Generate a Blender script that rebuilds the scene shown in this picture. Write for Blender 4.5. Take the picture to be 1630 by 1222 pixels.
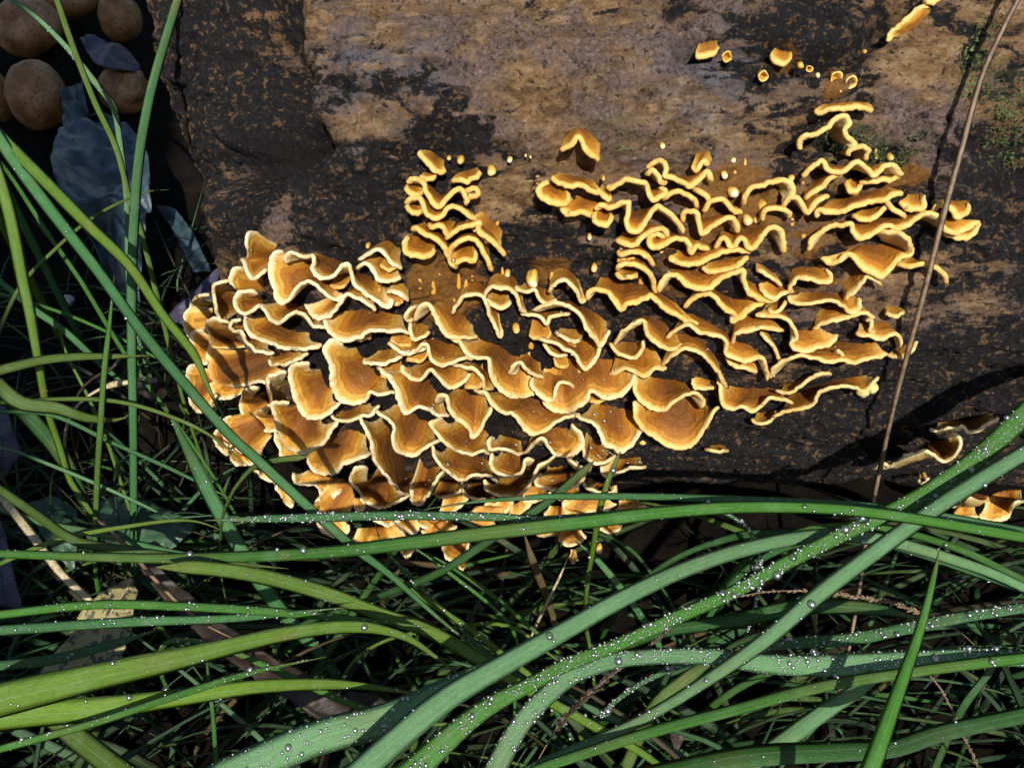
import bpy, math, random
import numpy as np
from mathutils import Vector, Matrix

for o in list(bpy.data.objects):
    bpy.data.objects.remove(o, do_unlink=True)
scene = bpy.context.scene
COL = scene.collection
R_ = math.radians

# ------------------------------------------------------------------ camera
W0, H0, FPX = 1630.0, 1222.0, 1533.0
PITCH = R_(50.0)
CAM = np.array([0.0, -0.417, 0.467])
FWD = np.array([0.0, math.cos(PITCH), -math.sin(PITCH)])
UPV = np.array([0.0, math.sin(PITCH), math.cos(PITCH)])
RGT = np.array([1.0, 0.0, 0.0])
cam_d = bpy.data.cameras.new('camera')
cam_d.sensor_fit = 'HORIZONTAL'
cam_d.angle = 2 * math.atan(W0 / 2 / FPX)
cam_d.clip_start = 0.01
cam_d.clip_end = 400.0
cam_o = bpy.data.objects.new('camera', cam_d)
COL.objects.link(cam_o)
cam_o.location = CAM
cam_o.rotation_euler = (R_(90) - PITCH, 0, 0)
scene.camera = cam_o

# ------------------------------------------------------------------ light
SUN_EL, SUN_AZ = R_(51.0), R_(4.0)          # azimuth: 0 = from behind the camera, + = from the right
TO_SUN = Vector((math.cos(SUN_EL) * math.sin(SUN_AZ), -math.cos(SUN_EL) * math.cos(SUN_AZ), math.sin(SUN_EL)))
world = bpy.data.worlds.new('World')
scene.world = world
world.use_nodes = True
wn = world.node_tree
sky = wn.nodes.new('ShaderNodeTexSky')
sky.sky_type = 'NISHITA'
sky.sun_disc = False
sky.sun_elevation = SUN_EL
sky.sun_rotation = math.atan2(TO_SUN.x, TO_SUN.y)
wn.links.new(sky.outputs[0], wn.nodes['Background'].inputs[0])
wn.nodes['Background'].inputs[1].default_value = 0.09
sun_d = bpy.data.lights.new('sun', 'SUN')
sun_d.energy = 4.6
sun_d.angle = R_(0.6)
sun_d.color = (1.0, 0.96, 0.90)
sun_o = bpy.data.objects.new('sun', sun_d)
COL.objects.link(sun_o)
sun_o.rotation_euler = TO_SUN.to_track_quat('Z', 'Y').to_euler()
sun_o.location = TO_SUN * 3
vs = scene.view_settings
vs.view_transform = 'Standard'
vs.look = 'None'
vs.exposure = 0.4
vs.gamma = 1.0
vs.use_curve_mapping = False
scene.render.engine = 'CYCLES'
scene.cycles.max_bounces = 4
scene.cycles.transparent_max_bounces = 6
scene.cycles.caustics_reflective = False
scene.cycles.caustics_refractive = False

rng = np.random.default_rng(7)
random.seed(7)

# ------------------------------------------------------------------ numeric helpers
def _hash(ix, iy, iz, seed):
    h = (ix.astype(np.int64) * 374761393 + iy.astype(np.int64) * 668265263 + iz.astype(np.int64) * 2147483647 + seed * 1274126177) & 0xffffffff
    h = ((h ^ (h >> 13)) * 1274126177) & 0xffffffff
    h = (h ^ (h >> 16)) & 0xffffffff
    return h.astype(np.float64) / 4294967295.0

def vnoise(p, seed=0):
    f = np.floor(p); w = p - f
    w = w * w * w * (w * (w * 6 - 15) + 10)
    i = f.astype(np.int64)
    x, y, z = i[:, 0], i[:, 1], i[:, 2]
    r = 0
    for dx in (0, 1):
        for dy in (0, 1):
            for dz in (0, 1):
                wt = (w[:, 0] if dx else 1 - w[:, 0]) * (w[:, 1] if dy else 1 - w[:, 1]) * (w[:, 2] if dz else 1 - w[:, 2])
                r = r + wt * _hash(x + dx, y + dy, z + dz, seed)
    return r * 2 - 1

def fbm(p, octv=4, seed=0, gain=0.5):
    p = np.asarray(p, float)
    a, s, t = 1.0, 0.0, 0.0
    for k in range(octv):
        s = s + a * vnoise(p * (2.03 ** k) + k * 17.3, seed + k)
        t += a; a *= gain
    return s / t

def sstep(a, b, x):
    t = np.clip((x - a) / (b - a), 0, 1)
    return t * t * (3 - 2 * t)

def rays(px):
    px = np.atleast_2d(np.asarray(px, float))
    return FWD[None] + ((px[:, 0] - W0 / 2) / FPX)[:, None] * RGT[None] + ((H0 / 2 - px[:, 1]) / FPX)[:, None] * UPV[None]

def at_depth(px, d):
    return CAM[None] + rays(px) * np.atleast_1d(d)[:, None]

def at_z(px, z):
    r = rays(px)
    t = (np.atleast_1d(z) - CAM[2]) / r[:, 2]
    return CAM[None] + r * t[:, None]

def depth_ground(px):
    r = rays(px)
    return -CAM[2] / r[:, 2]

def to_px(P):
    P = np.atleast_2d(P) - CAM
    d = P @ FWD
    return np.stack([W0 / 2 + FPX * (P @ RGT) / d, H0 / 2 - FPX * (P @ UPV) / d], 1), d

def spline(pts, n):
    """Catmull-Rom through pts, n samples evenly spaced along the curve."""
    p = np.asarray(pts, float)
    if len(p) == 2:
        t = np.linspace(0, 1, n)[:, None]
        return p[0] * (1 - t) + p[1] * t
    q = np.vstack([2 * p[0] - p[1], p, 2 * p[-1] - p[-2]])
    out = []
    for i in range(len(p) - 1):
        a, b, c, d = q[i:i + 4]
        t = np.linspace(0, 1, 16, endpoint=False)[:, None]
        out.append(0.5 * (2 * b + (c - a) * t + (2 * a - 5 * b + 4 * c - d) * t ** 2 + (3 * b - a - 3 * c + d) * t ** 3))
    out.append(p[-1:])
    c = np.vstack(out)
    L = np.r_[0, np.cumsum(np.linalg.norm(np.diff(c, axis=0), axis=1))]
    s = np.linspace(0, L[-1], n)
    return np.stack([np.interp(s, L, c[:, k]) for k in range(c.shape[1])], 1)

def plen(pts):
    p = np.asarray(pts, float)
    return np.linalg.norm(np.diff(p, axis=0), axis=1).sum()

def gsmooth(a, sig):
    n = len(a)
    if n < 3 or sig <= 0: return a
    i = np.arange(n)
    w = np.exp(-0.5 * ((i[:, None] - i[None]) / sig) ** 2)
    w /= w.sum(1, keepdims=True)
    return w @ a

def unit(v):
    return v / np.maximum(np.linalg.norm(v, axis=-1, keepdims=True), 1e-12)

# ------------------------------------------------------------------ log body (signed distance of its smooth shape)
LZ, LR = 0.125, 0.150
XE, XA = -0.045, 0.115
def sd_log(p):
    x = p[:, 0]
    rr = LR * (1 + 0.10 * np.clip(x, -0.2, 0.6))
    xx = np.where(x < XE, (x - XE) * (LR / XA), 0.0)
    body = np.sqrt(xx ** 2 + p[:, 1] ** 2 + (p[:, 2] - LZ) ** 2) - rr
    # torn, shaggy knob on the upper left of the log
    c = np.array([-0.138, 0.075, 0.175]); s = np.array([0.050, 0.085, 0.095])
    q = (p - c) / s
    kn = (np.linalg.norm(q, axis=1) - 1) * s.min()
    k = 0.03
    h = np.clip(0.5 + 0.5 * (kn - body) / k, 0, 1)
    return kn * (1 - h) + body * h - k * h * (1 - h)

def n_log(p):
    e = 5e-4
    g = np.stack([sd_log(p + np.eye(3)[k] * e) - sd_log(p - np.eye(3)[k] * e) for k in range(3)], 1)
    return unit(g)

def trace(px, h):
    r = rays(px); h = np.broadcast_to(np.asarray(h, float), (len(r),))
    t = np.full(len(r), 0.24); best = t.copy(); bd = np.full(len(r), 9.0)
    done = np.zeros(len(r), bool)
    for _ in range(110):
        d = sd_log(CAM + r * t[:, None]) - h
        upd = (d < bd) & ~done
        best = np.where(upd, t, best); bd = np.where(upd, d, bd)
        done |= d < 1e-5
        t = np.where(done | (t > 0.75), t, t + np.maximum(d, 2e-4) * 0.6)
    return CAM + r * best[:, None]

# pits, cracks and lumps: centre line in the picture, radius and depth in metres
FEAT = []
def feat(px, rad, dep):
    P = trace(spline(px, max(2, int(plen(px) / 8))) if len(px) > 1 else px, 0.0)
    FEAT.append((P, rad, dep))
feat([(395, 100), (402, 160), (385, 215)], 0.024, -0.055)
feat([(300, 300), (350, 260), (430, 225), (500, 235)], 0.010, -0.016)
feat([(520, 190), (500, 120), (505, 40)], 0.006, 0.008)
feat([(640, 235), (740, 245), (860, 255), (960, 262)], 0.006, -0.007)
feat([(1090, 82), (1170, 78), (1215, 82), (1260, 96), (1310, 100), (1345, 92), (1400, 45), (1445, 5)], 0.0042, -0.013)
feat([(1230, 55), (1330, 60)], 0.014, 0.006)
feat([(680, 60), (820, 70), (1000, 100)], 0.02, 0.007)
feat([(560, 110), (640, 170)], 0.014, 0.006)
feat([(1285, 240), (1370, 232), (1420, 250)], 0.006, -0.007)
feat([(1560, 200), (1620, 240), (1625, 330)], 0.010, -0.008)
feat([(1180, 690), (1330, 720), (1460, 660), (1600, 600)], 0.007, -0.006)
feat([(1060, 760), (1250, 790), (1400, 780)], 0.008, -0.006)
feat([(600, 320), (640, 370), (620, 410)], 0.008, -0.008)
feat([(800, 400), (850, 440), (960, 450)], 0.008, -0.006)
feat([(340, 330), (420, 350)], 0.01, 0.005)

def cavity(p):
    st = p * np.array([0.55, 1.0, 1.0])
    pit = fbm(st * 170, 3, 15)
    crk = 1 - np.abs(fbm(st * np.array([0.6, 1, 1]) * 70, 3, 19)) * 9
    return np.maximum(sstep(0.06, 0.30, pit), np.clip(crk, 0, 1) * sstep(-0.2, 0.3, fbm(p * 11, 2, 23)))

def disp(p):
    st = p * np.array([0.55, 1.0, 1.0])
    d = 0.0065 * fbm(st * 16, 3, 1)
    rid = 1 - np.abs(fbm(st * 42, 3, 5)) * 2.2
    d = d + 0.0030 * (rid - 0.55)
    d = d + 0.0026 * fbm(st * 110, 3, 9)
    pit = fbm(st * 170, 3, 15)
    d = d - 0.0030 * sstep(0.12, 0.42, pit) + 0.0012 * sstep(0.1, 0.5, -pit)
    d = d + 0.0011 * fbm(p * 420, 2, 13)
    crk = 1 - np.abs(fbm(st * np.array([0.6, 1, 1]) * 70, 3, 19)) * 9
    d = d - 0.0026 * np.clip(crk, 0, 1) * sstep(-0.2, 0.3, fbm(p * 11, 2, 23))
    for P, rad, dep in FEAT:
        c = P.mean(0); big = np.sqrt(((P - c) ** 2).sum(1).max()) + 3 * rad
        i = np.nonzero(((p - c) ** 2).sum(1) < big * big)[0]
        if not len(i): continue
        q = p[i]
        m = np.min(((q[:, None] - P[None]) ** 2).sum(2), axis=1) if len(i) * len(P) < 4e6 else np.min(np.stack([((q - x) ** 2).sum(1) for x in P]), axis=0)
        d[i] += dep * np.exp(-m / rad ** 2) * (1 + 0.35 * fbm(q * 60, 2, 21))
    kn = np.exp(-(((p - np.array([-0.16, 0.05, 0.2])) / 0.07) ** 2).sum(1))
    d = d + kn * 0.009 * fbm(p * 55, 4, 31, 0.6)
    return d

def surf(px, off=0.0):
    """point on the rough log surface behind a pixel"""
    P = trace(px, 0.0)
    for _ in range(2):
        P = trace(px, disp(P) + off)
    return P

# ------------------------------------------------------------------ mesh helpers
def mesh_obj(name, verts, faces, mat, parent=None, smooth=True, attrs=None, cols=None):
    me = bpy.data.meshes.new(name)
    me.from_pydata(np.asarray(verts).tolist(), [], faces if isinstance(faces, list) else faces.tolist())
    if smooth:
        me.polygons.foreach_set('use_smooth', np.ones(len(me.polygons), bool))
    for k, v in (attrs or {}).items():
        a = me.attributes.new(k, 'FLOAT', 'POINT')
        a.data.foreach_set('value', np.ascontiguousarray(v, dtype=np.float32))
    for k, v in (cols or {}).items():
        a = me.attributes.new(k, 'FLOAT_COLOR', 'POINT')
        c = np.ones((len(verts), 4), np.float32); c[:, :3] = v
        a.data.foreach_set('color', c.ravel())
    me.materials.append(mat)
    me.update()
    o = bpy.data.objects.new(name, me)
    COL.objects.link(o)
    if parent is not None: o.parent = parent
    return o

def tag(o, label, cat=None, group=None, kind=None):
    if label: o['label'] = label
    if cat: o['category'] = cat
    if group: o['group'] = group
    if kind: o['kind'] = kind
    return o

def grid_faces(nu, nv, close_v=False):
    i, j = np.meshgrid(np.arange(nu - 1), np.arange(nv if close_v else nv - 1), indexing='ij')
    j2 = (j + 1) % nv
    return np.stack([i * nv + j, i * nv + j2, (i + 1) * nv + j2, (i + 1) * nv + j], -1).reshape(-1, 4)

# ------------------------------------------------------------------ material helpers
class NT:
    def __init__(s, name):
        s.m = bpy.data.materials.new(name); s.m.use_nodes = True
        s.t = s.m.node_tree; s.b = s.t.nodes['Principled BSDF']
        s.out = s.t.nodes['Material Output']
    def n(s, typ, **kw):
        x = s.t.nodes.new(typ)
        for k, v in kw.items():
            if k.startswith('i_'): x.inputs[k[2:]].default_value = v
            else: setattr(x, k, v)
        return x
    def l(s, a, b): s.t.links.new(a, b)
    def attr(s, name): return s.n('ShaderNodeAttribute', attribute_name=name)
    def coord(s, scale=(1, 1, 1)):
        tc = s.n('ShaderNodeTexCoord'); mp = s.n('ShaderNodeMapping')
        mp.inputs['Scale'].default_value = scale
        s.l(tc.outputs['Object'], mp.inputs[0]); return mp.outputs[0]
    def noise(s, vec, scale, detail=4, rough=0.55, dist=0.0):
        x = s.n('ShaderNodeTexNoise'); x.inputs['Scale'].default_value = scale
        x.inputs['Detail'].default_value = detail; x.inputs['Roughness'].default_value = rough
        x.inputs['Distortion'].default_value = dist
        if vec is not None: s.l(vec, x.inputs['Vector'])
        return x.outputs['Fac']
    def ramp(s, fac, stops, interp='LINEAR'):
        x = s.n('ShaderNodeValToRGB'); x.color_ramp.interpolation = interp
        e = x.color_ramp.elements
        while len(e) < len(stops): e.new(0.5)
        for k, (p, c) in enumerate(stops):
            e[k].position = p
            e[k].color = (*c, 1) if not isinstance(c, (int, float)) else (c, c, c, 1)
        s.l(fac, x.inputs[0]); return x.outputs[0]
    def mix(s, fac, a, b, mode='MIX'):
        x = s.n('ShaderNodeMix', data_type='RGBA', blend_type=mode)
        for v, i in ((fac, 0), (a, 6), (b, 7)):
            if isinstance(v, (int, float)): x.inputs[i].default_value = v
            elif isinstance(v, tuple): x.inputs[i].default_value = (*v, 1)
            else: s.l(v, x.inputs[i])
        return x.outputs[2]
    def math(s, op, a, b=None, c=None, clamp=False):
        x = s.n('ShaderNodeMath', operation=op, use_clamp=clamp)
        for v, i in ((a, 0), (b, 1), (c, 2)):
            if v is None: continue
            if isinstance(v, (int, float)): x.inputs[i].default_value = v
            else: s.l(v, x.inputs[i])
        return x.outputs[0]
    def bump(s, h, strength=0.5, dist=0.001, normal=None):
        x = s.n('ShaderNodeBump'); x.inputs['Strength'].default_value = strength
        x.inputs['Distance'].default_value = dist
        s.l(h, x.inputs['Height'])
        if normal is not None: s.l(normal, x.inputs['Normal'])
        return x.outputs[0]
    def set(s, **kw):
        for k, v in kw.items():
            i = s.b.inputs[k.replace('_', ' ')]
            if isinstance(v, (int, float, tuple)): i.default_value = v if not isinstance(v, tuple) else ((*v, 1) if len(v) == 3 and i.type == 'RGBA' else v)
            else: s.l(v, i)
# ------------------------------------------------------------------ materials
def mat_log():
    m = NT('wet_rotten_wood')
    co = m.coord(); cs = m.coord((0.45, 1, 1))
    crust = m.attr('crust').outputs['Fac']; green = m.attr('green').outputs['Fac']; grey = m.attr('grey').outputs['Fac']
    orange = m.attr('orange').outputs['Fac']
    n1 = m.noise(cs, 38, 8, 0.62); n2 = m.noise(cs, 190, 9, 0.72); n3 = m.noise(co, 620, 6, 0.74); cav = m.attr('cav').outputs['Fac']
    n4 = m.noise(cs, 80, 8, 0.72)
    wood = m.ramp(n2, [(0.30, (0.075, 0.042, 0.020)), (0.44, (0.20, 0.112, 0.048)), (0.54, (0.34, 0.205, 0.092)), (0.68, (0.50, 0.36, 0.21))])
    pink = m.ramp(n3, [(0.34, (0.085, 0.052, 0.042)), (0.5, (0.19, 0.125, 0.10)), (0.66, (0.34, 0.25, 0.21))])
    c = m.mix(m.ramp(m.math('ADD', m.math('MULTIPLY', m.noise(co, 24, 4), 0.6), m.math('MULTIPLY', n4, 0.4)), [(0.46, 0.0), (0.56, 1.0)]), wood, pink)
    greyc = m.ramp(n2, [(0.3, (0.045, 0.043, 0.055)), (0.6, (0.19, 0.18, 0.205))])
    c = m.mix(m.math('MULTIPLY', grey, m.ramp(n4, [(0.40, 0.15), (0.56, 1.0)])), c, greyc)
    dark = m.ramp(n3, [(0.35, (0.005, 0.0045, 0.005)), (0.58, (0.020, 0.018, 0.019)), (0.72, (0.085, 0.072, 0.06))])
    k = m.math('ADD', m.math('MULTIPLY', n4, 0.55), m.math('MULTIPLY', n2, 0.70))
    k = m.math('ADD', k, m.math('MULTIPLY', n3, 0.35))
    k = m.math('ADD', k, m.math('MULTIPLY', crust, 0.26))
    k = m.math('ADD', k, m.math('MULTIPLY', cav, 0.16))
    f = m.ramp(m.math('SUBTRACT', k, 0.5), [(0.315, 0.0), (0.375, 1.0)])
    c = m.mix(f, c, dark)
    fleck = m.math('MULTIPLY', m.ramp(m.noise(co, 300, 6, 0.7), [(0.56, 0.0), (0.61, 0.8)]), f)
    c = m.mix(fleck, c, (0.22, 0.125, 0.055))
    pore = m.ramp(m.noise(co, 430, 5, 0.7), [(0.57, 0.0), (0.62, 0.85)])
    c = m.mix(pore, c, (0.018, 0.014, 0.013))
    hollow_shade = m.attr('hollow_shade').outputs['Fac']  # painted shade: near-black colour in the deep pit and between the brackets
    rf = m.ramp(m.math('ADD', m.math('MULTIPLY', hollow_shade, 0.7), m.math('MULTIPLY', n4, 0.5)), [(0.52, 0.0), (0.68, 0.93)])
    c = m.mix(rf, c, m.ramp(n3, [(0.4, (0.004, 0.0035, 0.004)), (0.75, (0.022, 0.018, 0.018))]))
    og = m.ramp(n3, [(0.3, (0.16, 0.060, 0.010)), (0.7, (0.42, 0.20, 0.035))])
    fo = m.ramp(m.math('ADD', m.math('MULTIPLY', orange, 0.6), m.math('MULTIPLY', n2, 0.9)), [(0.76, 0.0), (0.88, 0.8)])
    c = m.mix(fo, c, og)
    gr = m.ramp(n3, [(0.3, (0.022, 0.035, 0.012)), (0.7, (0.13, 0.15, 0.055))])
    fg = m.ramp(m.math('ADD', m.math('MULTIPLY', green, 0.55), m.math('MULTIPLY', n2, 0.95)), [(0.76, 0.0), (0.92, 0.75)])
    c = m.mix(fg, c, gr)
    sp = m.ramp(m.noise(co, 900, 2), [(0.70, 0.0), (0.74, 0.55)])
    c = m.mix(sp, c, (0.50, 0.40, 0.28))
    rough = m.ramp(m.noise(co, 260, 4), [(0.33, 0.30), (0.48, 0.85)])
    b1 = m.bump(n4, 0.9, 0.006)
    b1 = m.bump(n2, 1.0, 0.005, b1)
    b2 = m.bump(n3, 1.0, 0.0022, b1)
    b3 = m.bump(m.noise(co, 1600, 3), 0.6, 0.0005, b2)
    m.set(Base_Color=c, Roughness=rough, Normal=b3, Specular_IOR_Level=0.24)
    return m.m

def mat_fungus():
    m = NT('bracket_fungus_flesh')
    rd = m.attr('rimd').outputs['Fac']; un = m.attr('under').outputs['Fac']; pale = m.attr('pale').outputs['Fac']
    al = m.attr('along').outputs['Fac']
    co = m.coord()
    cx = m.n('ShaderNodeCombineXYZ'); m.l(al, cx.inputs[0]); m.l(rd, cx.inputs[1])
    mp = m.n('ShaderNodeMapping'); mp.inputs['Scale'].default_value = (1, 0.55, 1); m.l(cx.outputs[0], mp.inputs[0])
    fib = m.noise(mp.outputs[0], 1300, 4, 0.6)
    nz = m.noise(co, 160, 4, 0.6); nf = m.noise(co, 900, 3, 0.65)
    d = m.math('ADD', rd, m.math('MULTIPLY', m.math('SUBTRACT', nz, 0.5), 0.0042))
    d = m.math('ADD', d, m.math('MULTIPLY', m.math('SUBTRACT', nf, 0.5), 0.0022))
    x = m.math('DIVIDE', d, 0.018, clamp=True)
    yel = m.ramp(x, [(0.0, (0.76, 0.49, 0.135)), (0.06, (0.70, 0.40, 0.070)), (0.12, (0.56, 0.27, 0.028)), (0.18, (0.44, 0.175, 0.013)),
                     (0.30, (0.37, 0.130, 0.008)), (0.45, (0.25, 0.078, 0.006)), (0.65, (0.15, 0.043, 0.005)), (1.0, (0.08, 0.024, 0.004))])
    tan = m.ramp(x, [(0.0, (0.86, 0.70, 0.43)), (0.045, (0.82, 0.61, 0.29)), (0.12, (0.74, 0.47, 0.13)), (0.19, (0.60, 0.30, 0.036)), (0.27, (0.63, 0.34, 0.050)), (0.34, (0.52, 0.23, 0.020)),
                     (0.44, (0.37, 0.130, 0.008)), (0.55, (0.24, 0.070, 0.005)), (0.72, (0.16, 0.045, 0.005)), (1.0, (0.09, 0.025, 0.004))])  # inner stops of both ramps darkened partly as painted occlusion
    c = m.mix(pale, yel, tan)
    zon = m.n('ShaderNodeTexWave', wave_type='BANDS', bands_direction='Y')
    zon.inputs['Scale'].default_value = 75; zon.inputs['Distortion'].default_value = 0.0
    cz = m.n('ShaderNodeCombineXYZ'); m.l(d, cz.inputs[1]); m.l(cz.outputs[0], zon.inputs['Vector'])
    zf = m.math('MULTIPLY', m.ramp(zon.outputs['Fac'], [(0.45, 0.0), (0.9, 1.0)]), m.ramp(x, [(0.12, 0.0), (0.3, 0.38)]))
    c = m.mix(zf, c, (0.16, 0.05, 0.009), 'MIX')
    c = m.mix(m.math('MULTIPLY', m.ramp(fib, [(0.35, 1.0), (0.6, 0.0)]), 0.22), c, (0.42, 0.20, 0.035))
    c = m.mix(m.ramp(nz, [(0.55, 0.0), (0.75, 0.18)]), c, (0.66, 0.36, 0.06))
    fz = m.noise(co, 1700, 3, 0.7)
    c = m.mix(m.ramp(fz, [(0.42, 0.22), (0.55, 0.0)]), c, (0.30, 0.12, 0.015))
    c = m.mix(m.ramp(fz, [(0.55, 0.0), (0.70, 0.14)]), c, (0.82, 0.60, 0.26))
    und = m.ramp(m.math('ADD', x, m.math('MULTIPLY', nf, 0.2)), [(0.08, (0.70, 0.55, 0.27)), (0.3, (0.52, 0.36, 0.13)), (0.9, (0.34, 0.20, 0.06))])
    c = m.mix(un, c, und)
    wet = m.ramp(m.noise(co, 210, 3), [(0.45, 0.62), (0.7, 0.30)])
    hb = m.math('ADD', m.math('MULTIPLY', fib, 0.6), m.math('MULTIPLY', nf, 0.6))
    b = m.bump(hb, 0.55, 0.0012)
    b = m.bump(zon.outputs['Fac'], 0.25, 0.0006, b)
    m.set(Base_Color=c, Roughness=wet, Normal=b, Specular_IOR_Level=0.35)
    return m.m

def mat_bud():
    m = NT('fungus_bud_flesh')
    t = m.attr('tip').outputs['Fac']; co = m.coord()
    n = m.noise(co, 700, 3)
    x = m.math('ADD', t, m.math('MULTIPLY', m.math('SUBTRACT', n, 0.5), 0.25))
    c = m.ramp(x, [(0.0, (0.40, 0.18, 0.02)), (0.4, (0.60, 0.34, 0.05)), (0.75, (0.74, 0.52, 0.17)), (1.0, (0.84, 0.76, 0.56))])
    m.set(Base_Color=c, Roughness=0.4, Normal=m.bump(n, 0.4, 0.0006))
    return m.m

def mat_grass():
    m = NT('grass_leaf')
    c = m.attr('tint').outputs['Color']; ac = m.attr('across').outputs['Fac']; al = m.attr('along').outputs['Fac']
    co = m.coord()
    cx = m.n('ShaderNodeCombineXYZ'); m.l(ac, cx.inputs[0]); m.l(al, cx.inputs[1])
    mp = m.n('ShaderNodeMapping'); mp.inputs['Scale'].default_value = (1, 4, 1); m.l(cx.outputs[0], mp.inputs[0])
    vein = m.noise(mp.outputs[0], 16.0, 3, 0.7)
    n = m.noise(co, 90, 4)
    col = m.mix(m.ramp(vein, [(0.35, 0.0), (0.65, 0.5)]), c, m.mix(0.6, c, (0.012, 0.04, 0.006)))
    pl = m.mix(0.4, c, (0.24, 0.40, 0.22))
    mid = m.ramp(m.math('ABSOLUTE', ac), [(0.02, 0.45), (0.10, 0.0)])
    col = m.mix(mid, col, pl)
    col = m.mix(m.ramp(n, [(0.5, 0.0), (0.75, 0.4)]), col, pl)
    col = m.mix(m.ramp(m.noise(co, 42, 3), [(0.66, 0.0), (0.74, 0.5)]), col, (0.22, 0.17, 0.05))
    col = m.mix(m.ramp(m.noise(co, 700, 4, 0.7), [(0.45, 0.0), (0.7, 0.35)]), col, m.mix(0.7, c, (0.01, 0.03, 0.004)))
    b = m.bump(vein, 0.6, 0.0008)
    m.set(Base_Color=col, Roughness=m.ramp(n, [(0.3, 0.40), (0.7, 0.62)]), Specular_IOR_Level=0.4, Normal=b)
    tr = m.n('ShaderNodeBsdfTranslucent'); m.l(m.mix(1.0, col, (1.0, 1.0, 0.35), 'MULTIPLY'), tr.inputs[0])
    ms = m.n('ShaderNodeMixShader'); ms.inputs[0].default_value = 0.22
    m.l(m.b.outputs[0], ms.inputs[1]); m.l(tr.outputs[0], ms.inputs[2]); m.l(ms.outputs[0], m.out.inputs[0])
    return m.m

def mat_soil():
    m = NT('dark_humus')
    co = m.coord()
    n1 = m.noise(co, 60, 8, 0.65); n2 = m.noise(co, 400, 5, 0.7)
    c = m.ramp(n1, [(0.3, (0.003, 0.0025, 0.002)), (0.55, (0.008, 0.006, 0.004)), (0.75, (0.020, 0.014, 0.008))])
    c = m.mix(m.ramp(n2, [(0.66, 0.0), (0.75, 0.3)]), c, (0.05, 0.032, 0.016))
    m.set(Base_Color=c, Roughness=0.95, Normal=m.bump(n2, 0.8, 0.003, m.bump(n1, 0.8, 0.008)), Specular_IOR_Level=0.08)
    return m.m

def mat_water(name, body, refl=0.06, rough=0.16):
    m = NT(name)
    tr = m.n('ShaderNodeBsdfTransparent'); tr.inputs[0].default_value = (0.97, 0.98, 0.97, 1)
    gl = m.n('ShaderNodeBsdfGlossy'); gl.inputs['Roughness'].default_value = rough
    df = m.n('ShaderNodeBsdfRefraction'); df.inputs['IOR'].default_value = 1.2; df.inputs['Roughness'].default_value = 0.25
    a = m.n('ShaderNodeMixShader'); a.inputs[0].default_value = body
    m.l(tr.outputs[0], a.inputs[1]); m.l(df.outputs[0], a.inputs[2])
    fr = m.n('ShaderNodeFresnel'); fr.inputs[0].default_value = 1.45
    b = m.n('ShaderNodeMixShader'); m.l(m.math('ADD', fr.outputs[0], refl, clamp=True), b.inputs[0])
    m.l(a.outputs[0], b.inputs[1]); m.l(gl.outputs[0], b.inputs[2]); m.l(b.outputs[0], m.out.inputs[0])
    m.t.nodes.remove(m.b)
    return m.m

def mat_ball():
    m = NT('puffball_skin')
    co = m.coord()
    n1 = m.noise(co, 45, 5, 0.6); n2 = m.noise(co, 320, 4, 0.6)
    v = m.n('ShaderNodeTexVoronoi'); v.inputs['Scale'].default_value = 260; m.l(co, v.inputs['Vector'])
    c = m.ramp(n1, [(0.3, (0.11, 0.045, 0.014)), (0.5, (0.26, 0.125, 0.04)), (0.68, (0.40, 0.24, 0.13))])
    c = m.mix(m.ramp(v.outputs['Distance'], [(0.08, 0.85), (0.34, 0.0)]), c, (0.045, 0.022, 0.012))
    c = m.mix(m.ramp(n2, [(0.62, 0.0), (0.72, 0.35)]), c, (0.55, 0.40, 0.31))
    m.set(Base_Color=c, Roughness=0.42, Specular_IOR_Level=0.4, Normal=m.bump(n2, 0.5, 0.0015))
    return m.m

def mat_leaf(name, ca, cb, spot=None, rough=0.4, sscale=260, thr=(0.56, 0.63)):
    m = NT(name)
    co = m.coord(); n = m.noise(co, 70, 6, 0.62)
    c = m.ramp(n, [(0.35, ca), (0.68, cb)])
    if spot:
        f = m.ramp(m.math('ADD', m.math('MULTIPLY', m.noise(co, sscale, 4, 0.6), 0.7), m.math('MULTIPLY', m.noise(co, sscale * 0.18, 3), 0.3)), [(thr[0], 0.0), (thr[1], 0.9)])
        c = m.mix(f, c, spot)
    m.set(Base_Color=c, Roughness=rough, Specular_IOR_Level=0.5, Normal=m.bump(m.noise(co, 350, 5, 0.6), 0.5, 0.0012))
    return m.m

def mat_stem(name, ca, cb, scale=500, rough=0.55):
    m = NT(name)
    al = m.attr('along').outputs['Fac']; ac = m.attr('across').outputs['Fac']
    co = m.coord(); n = m.noise(co, scale, 5, 0.65)
    c = m.ramp(n, [(0.35, ca), (0.66, cb)])
    m.set(Base_Color=c, Roughness=rough, Normal=m.bump(n, 0.6, 0.0008))
    return m.m

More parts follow.
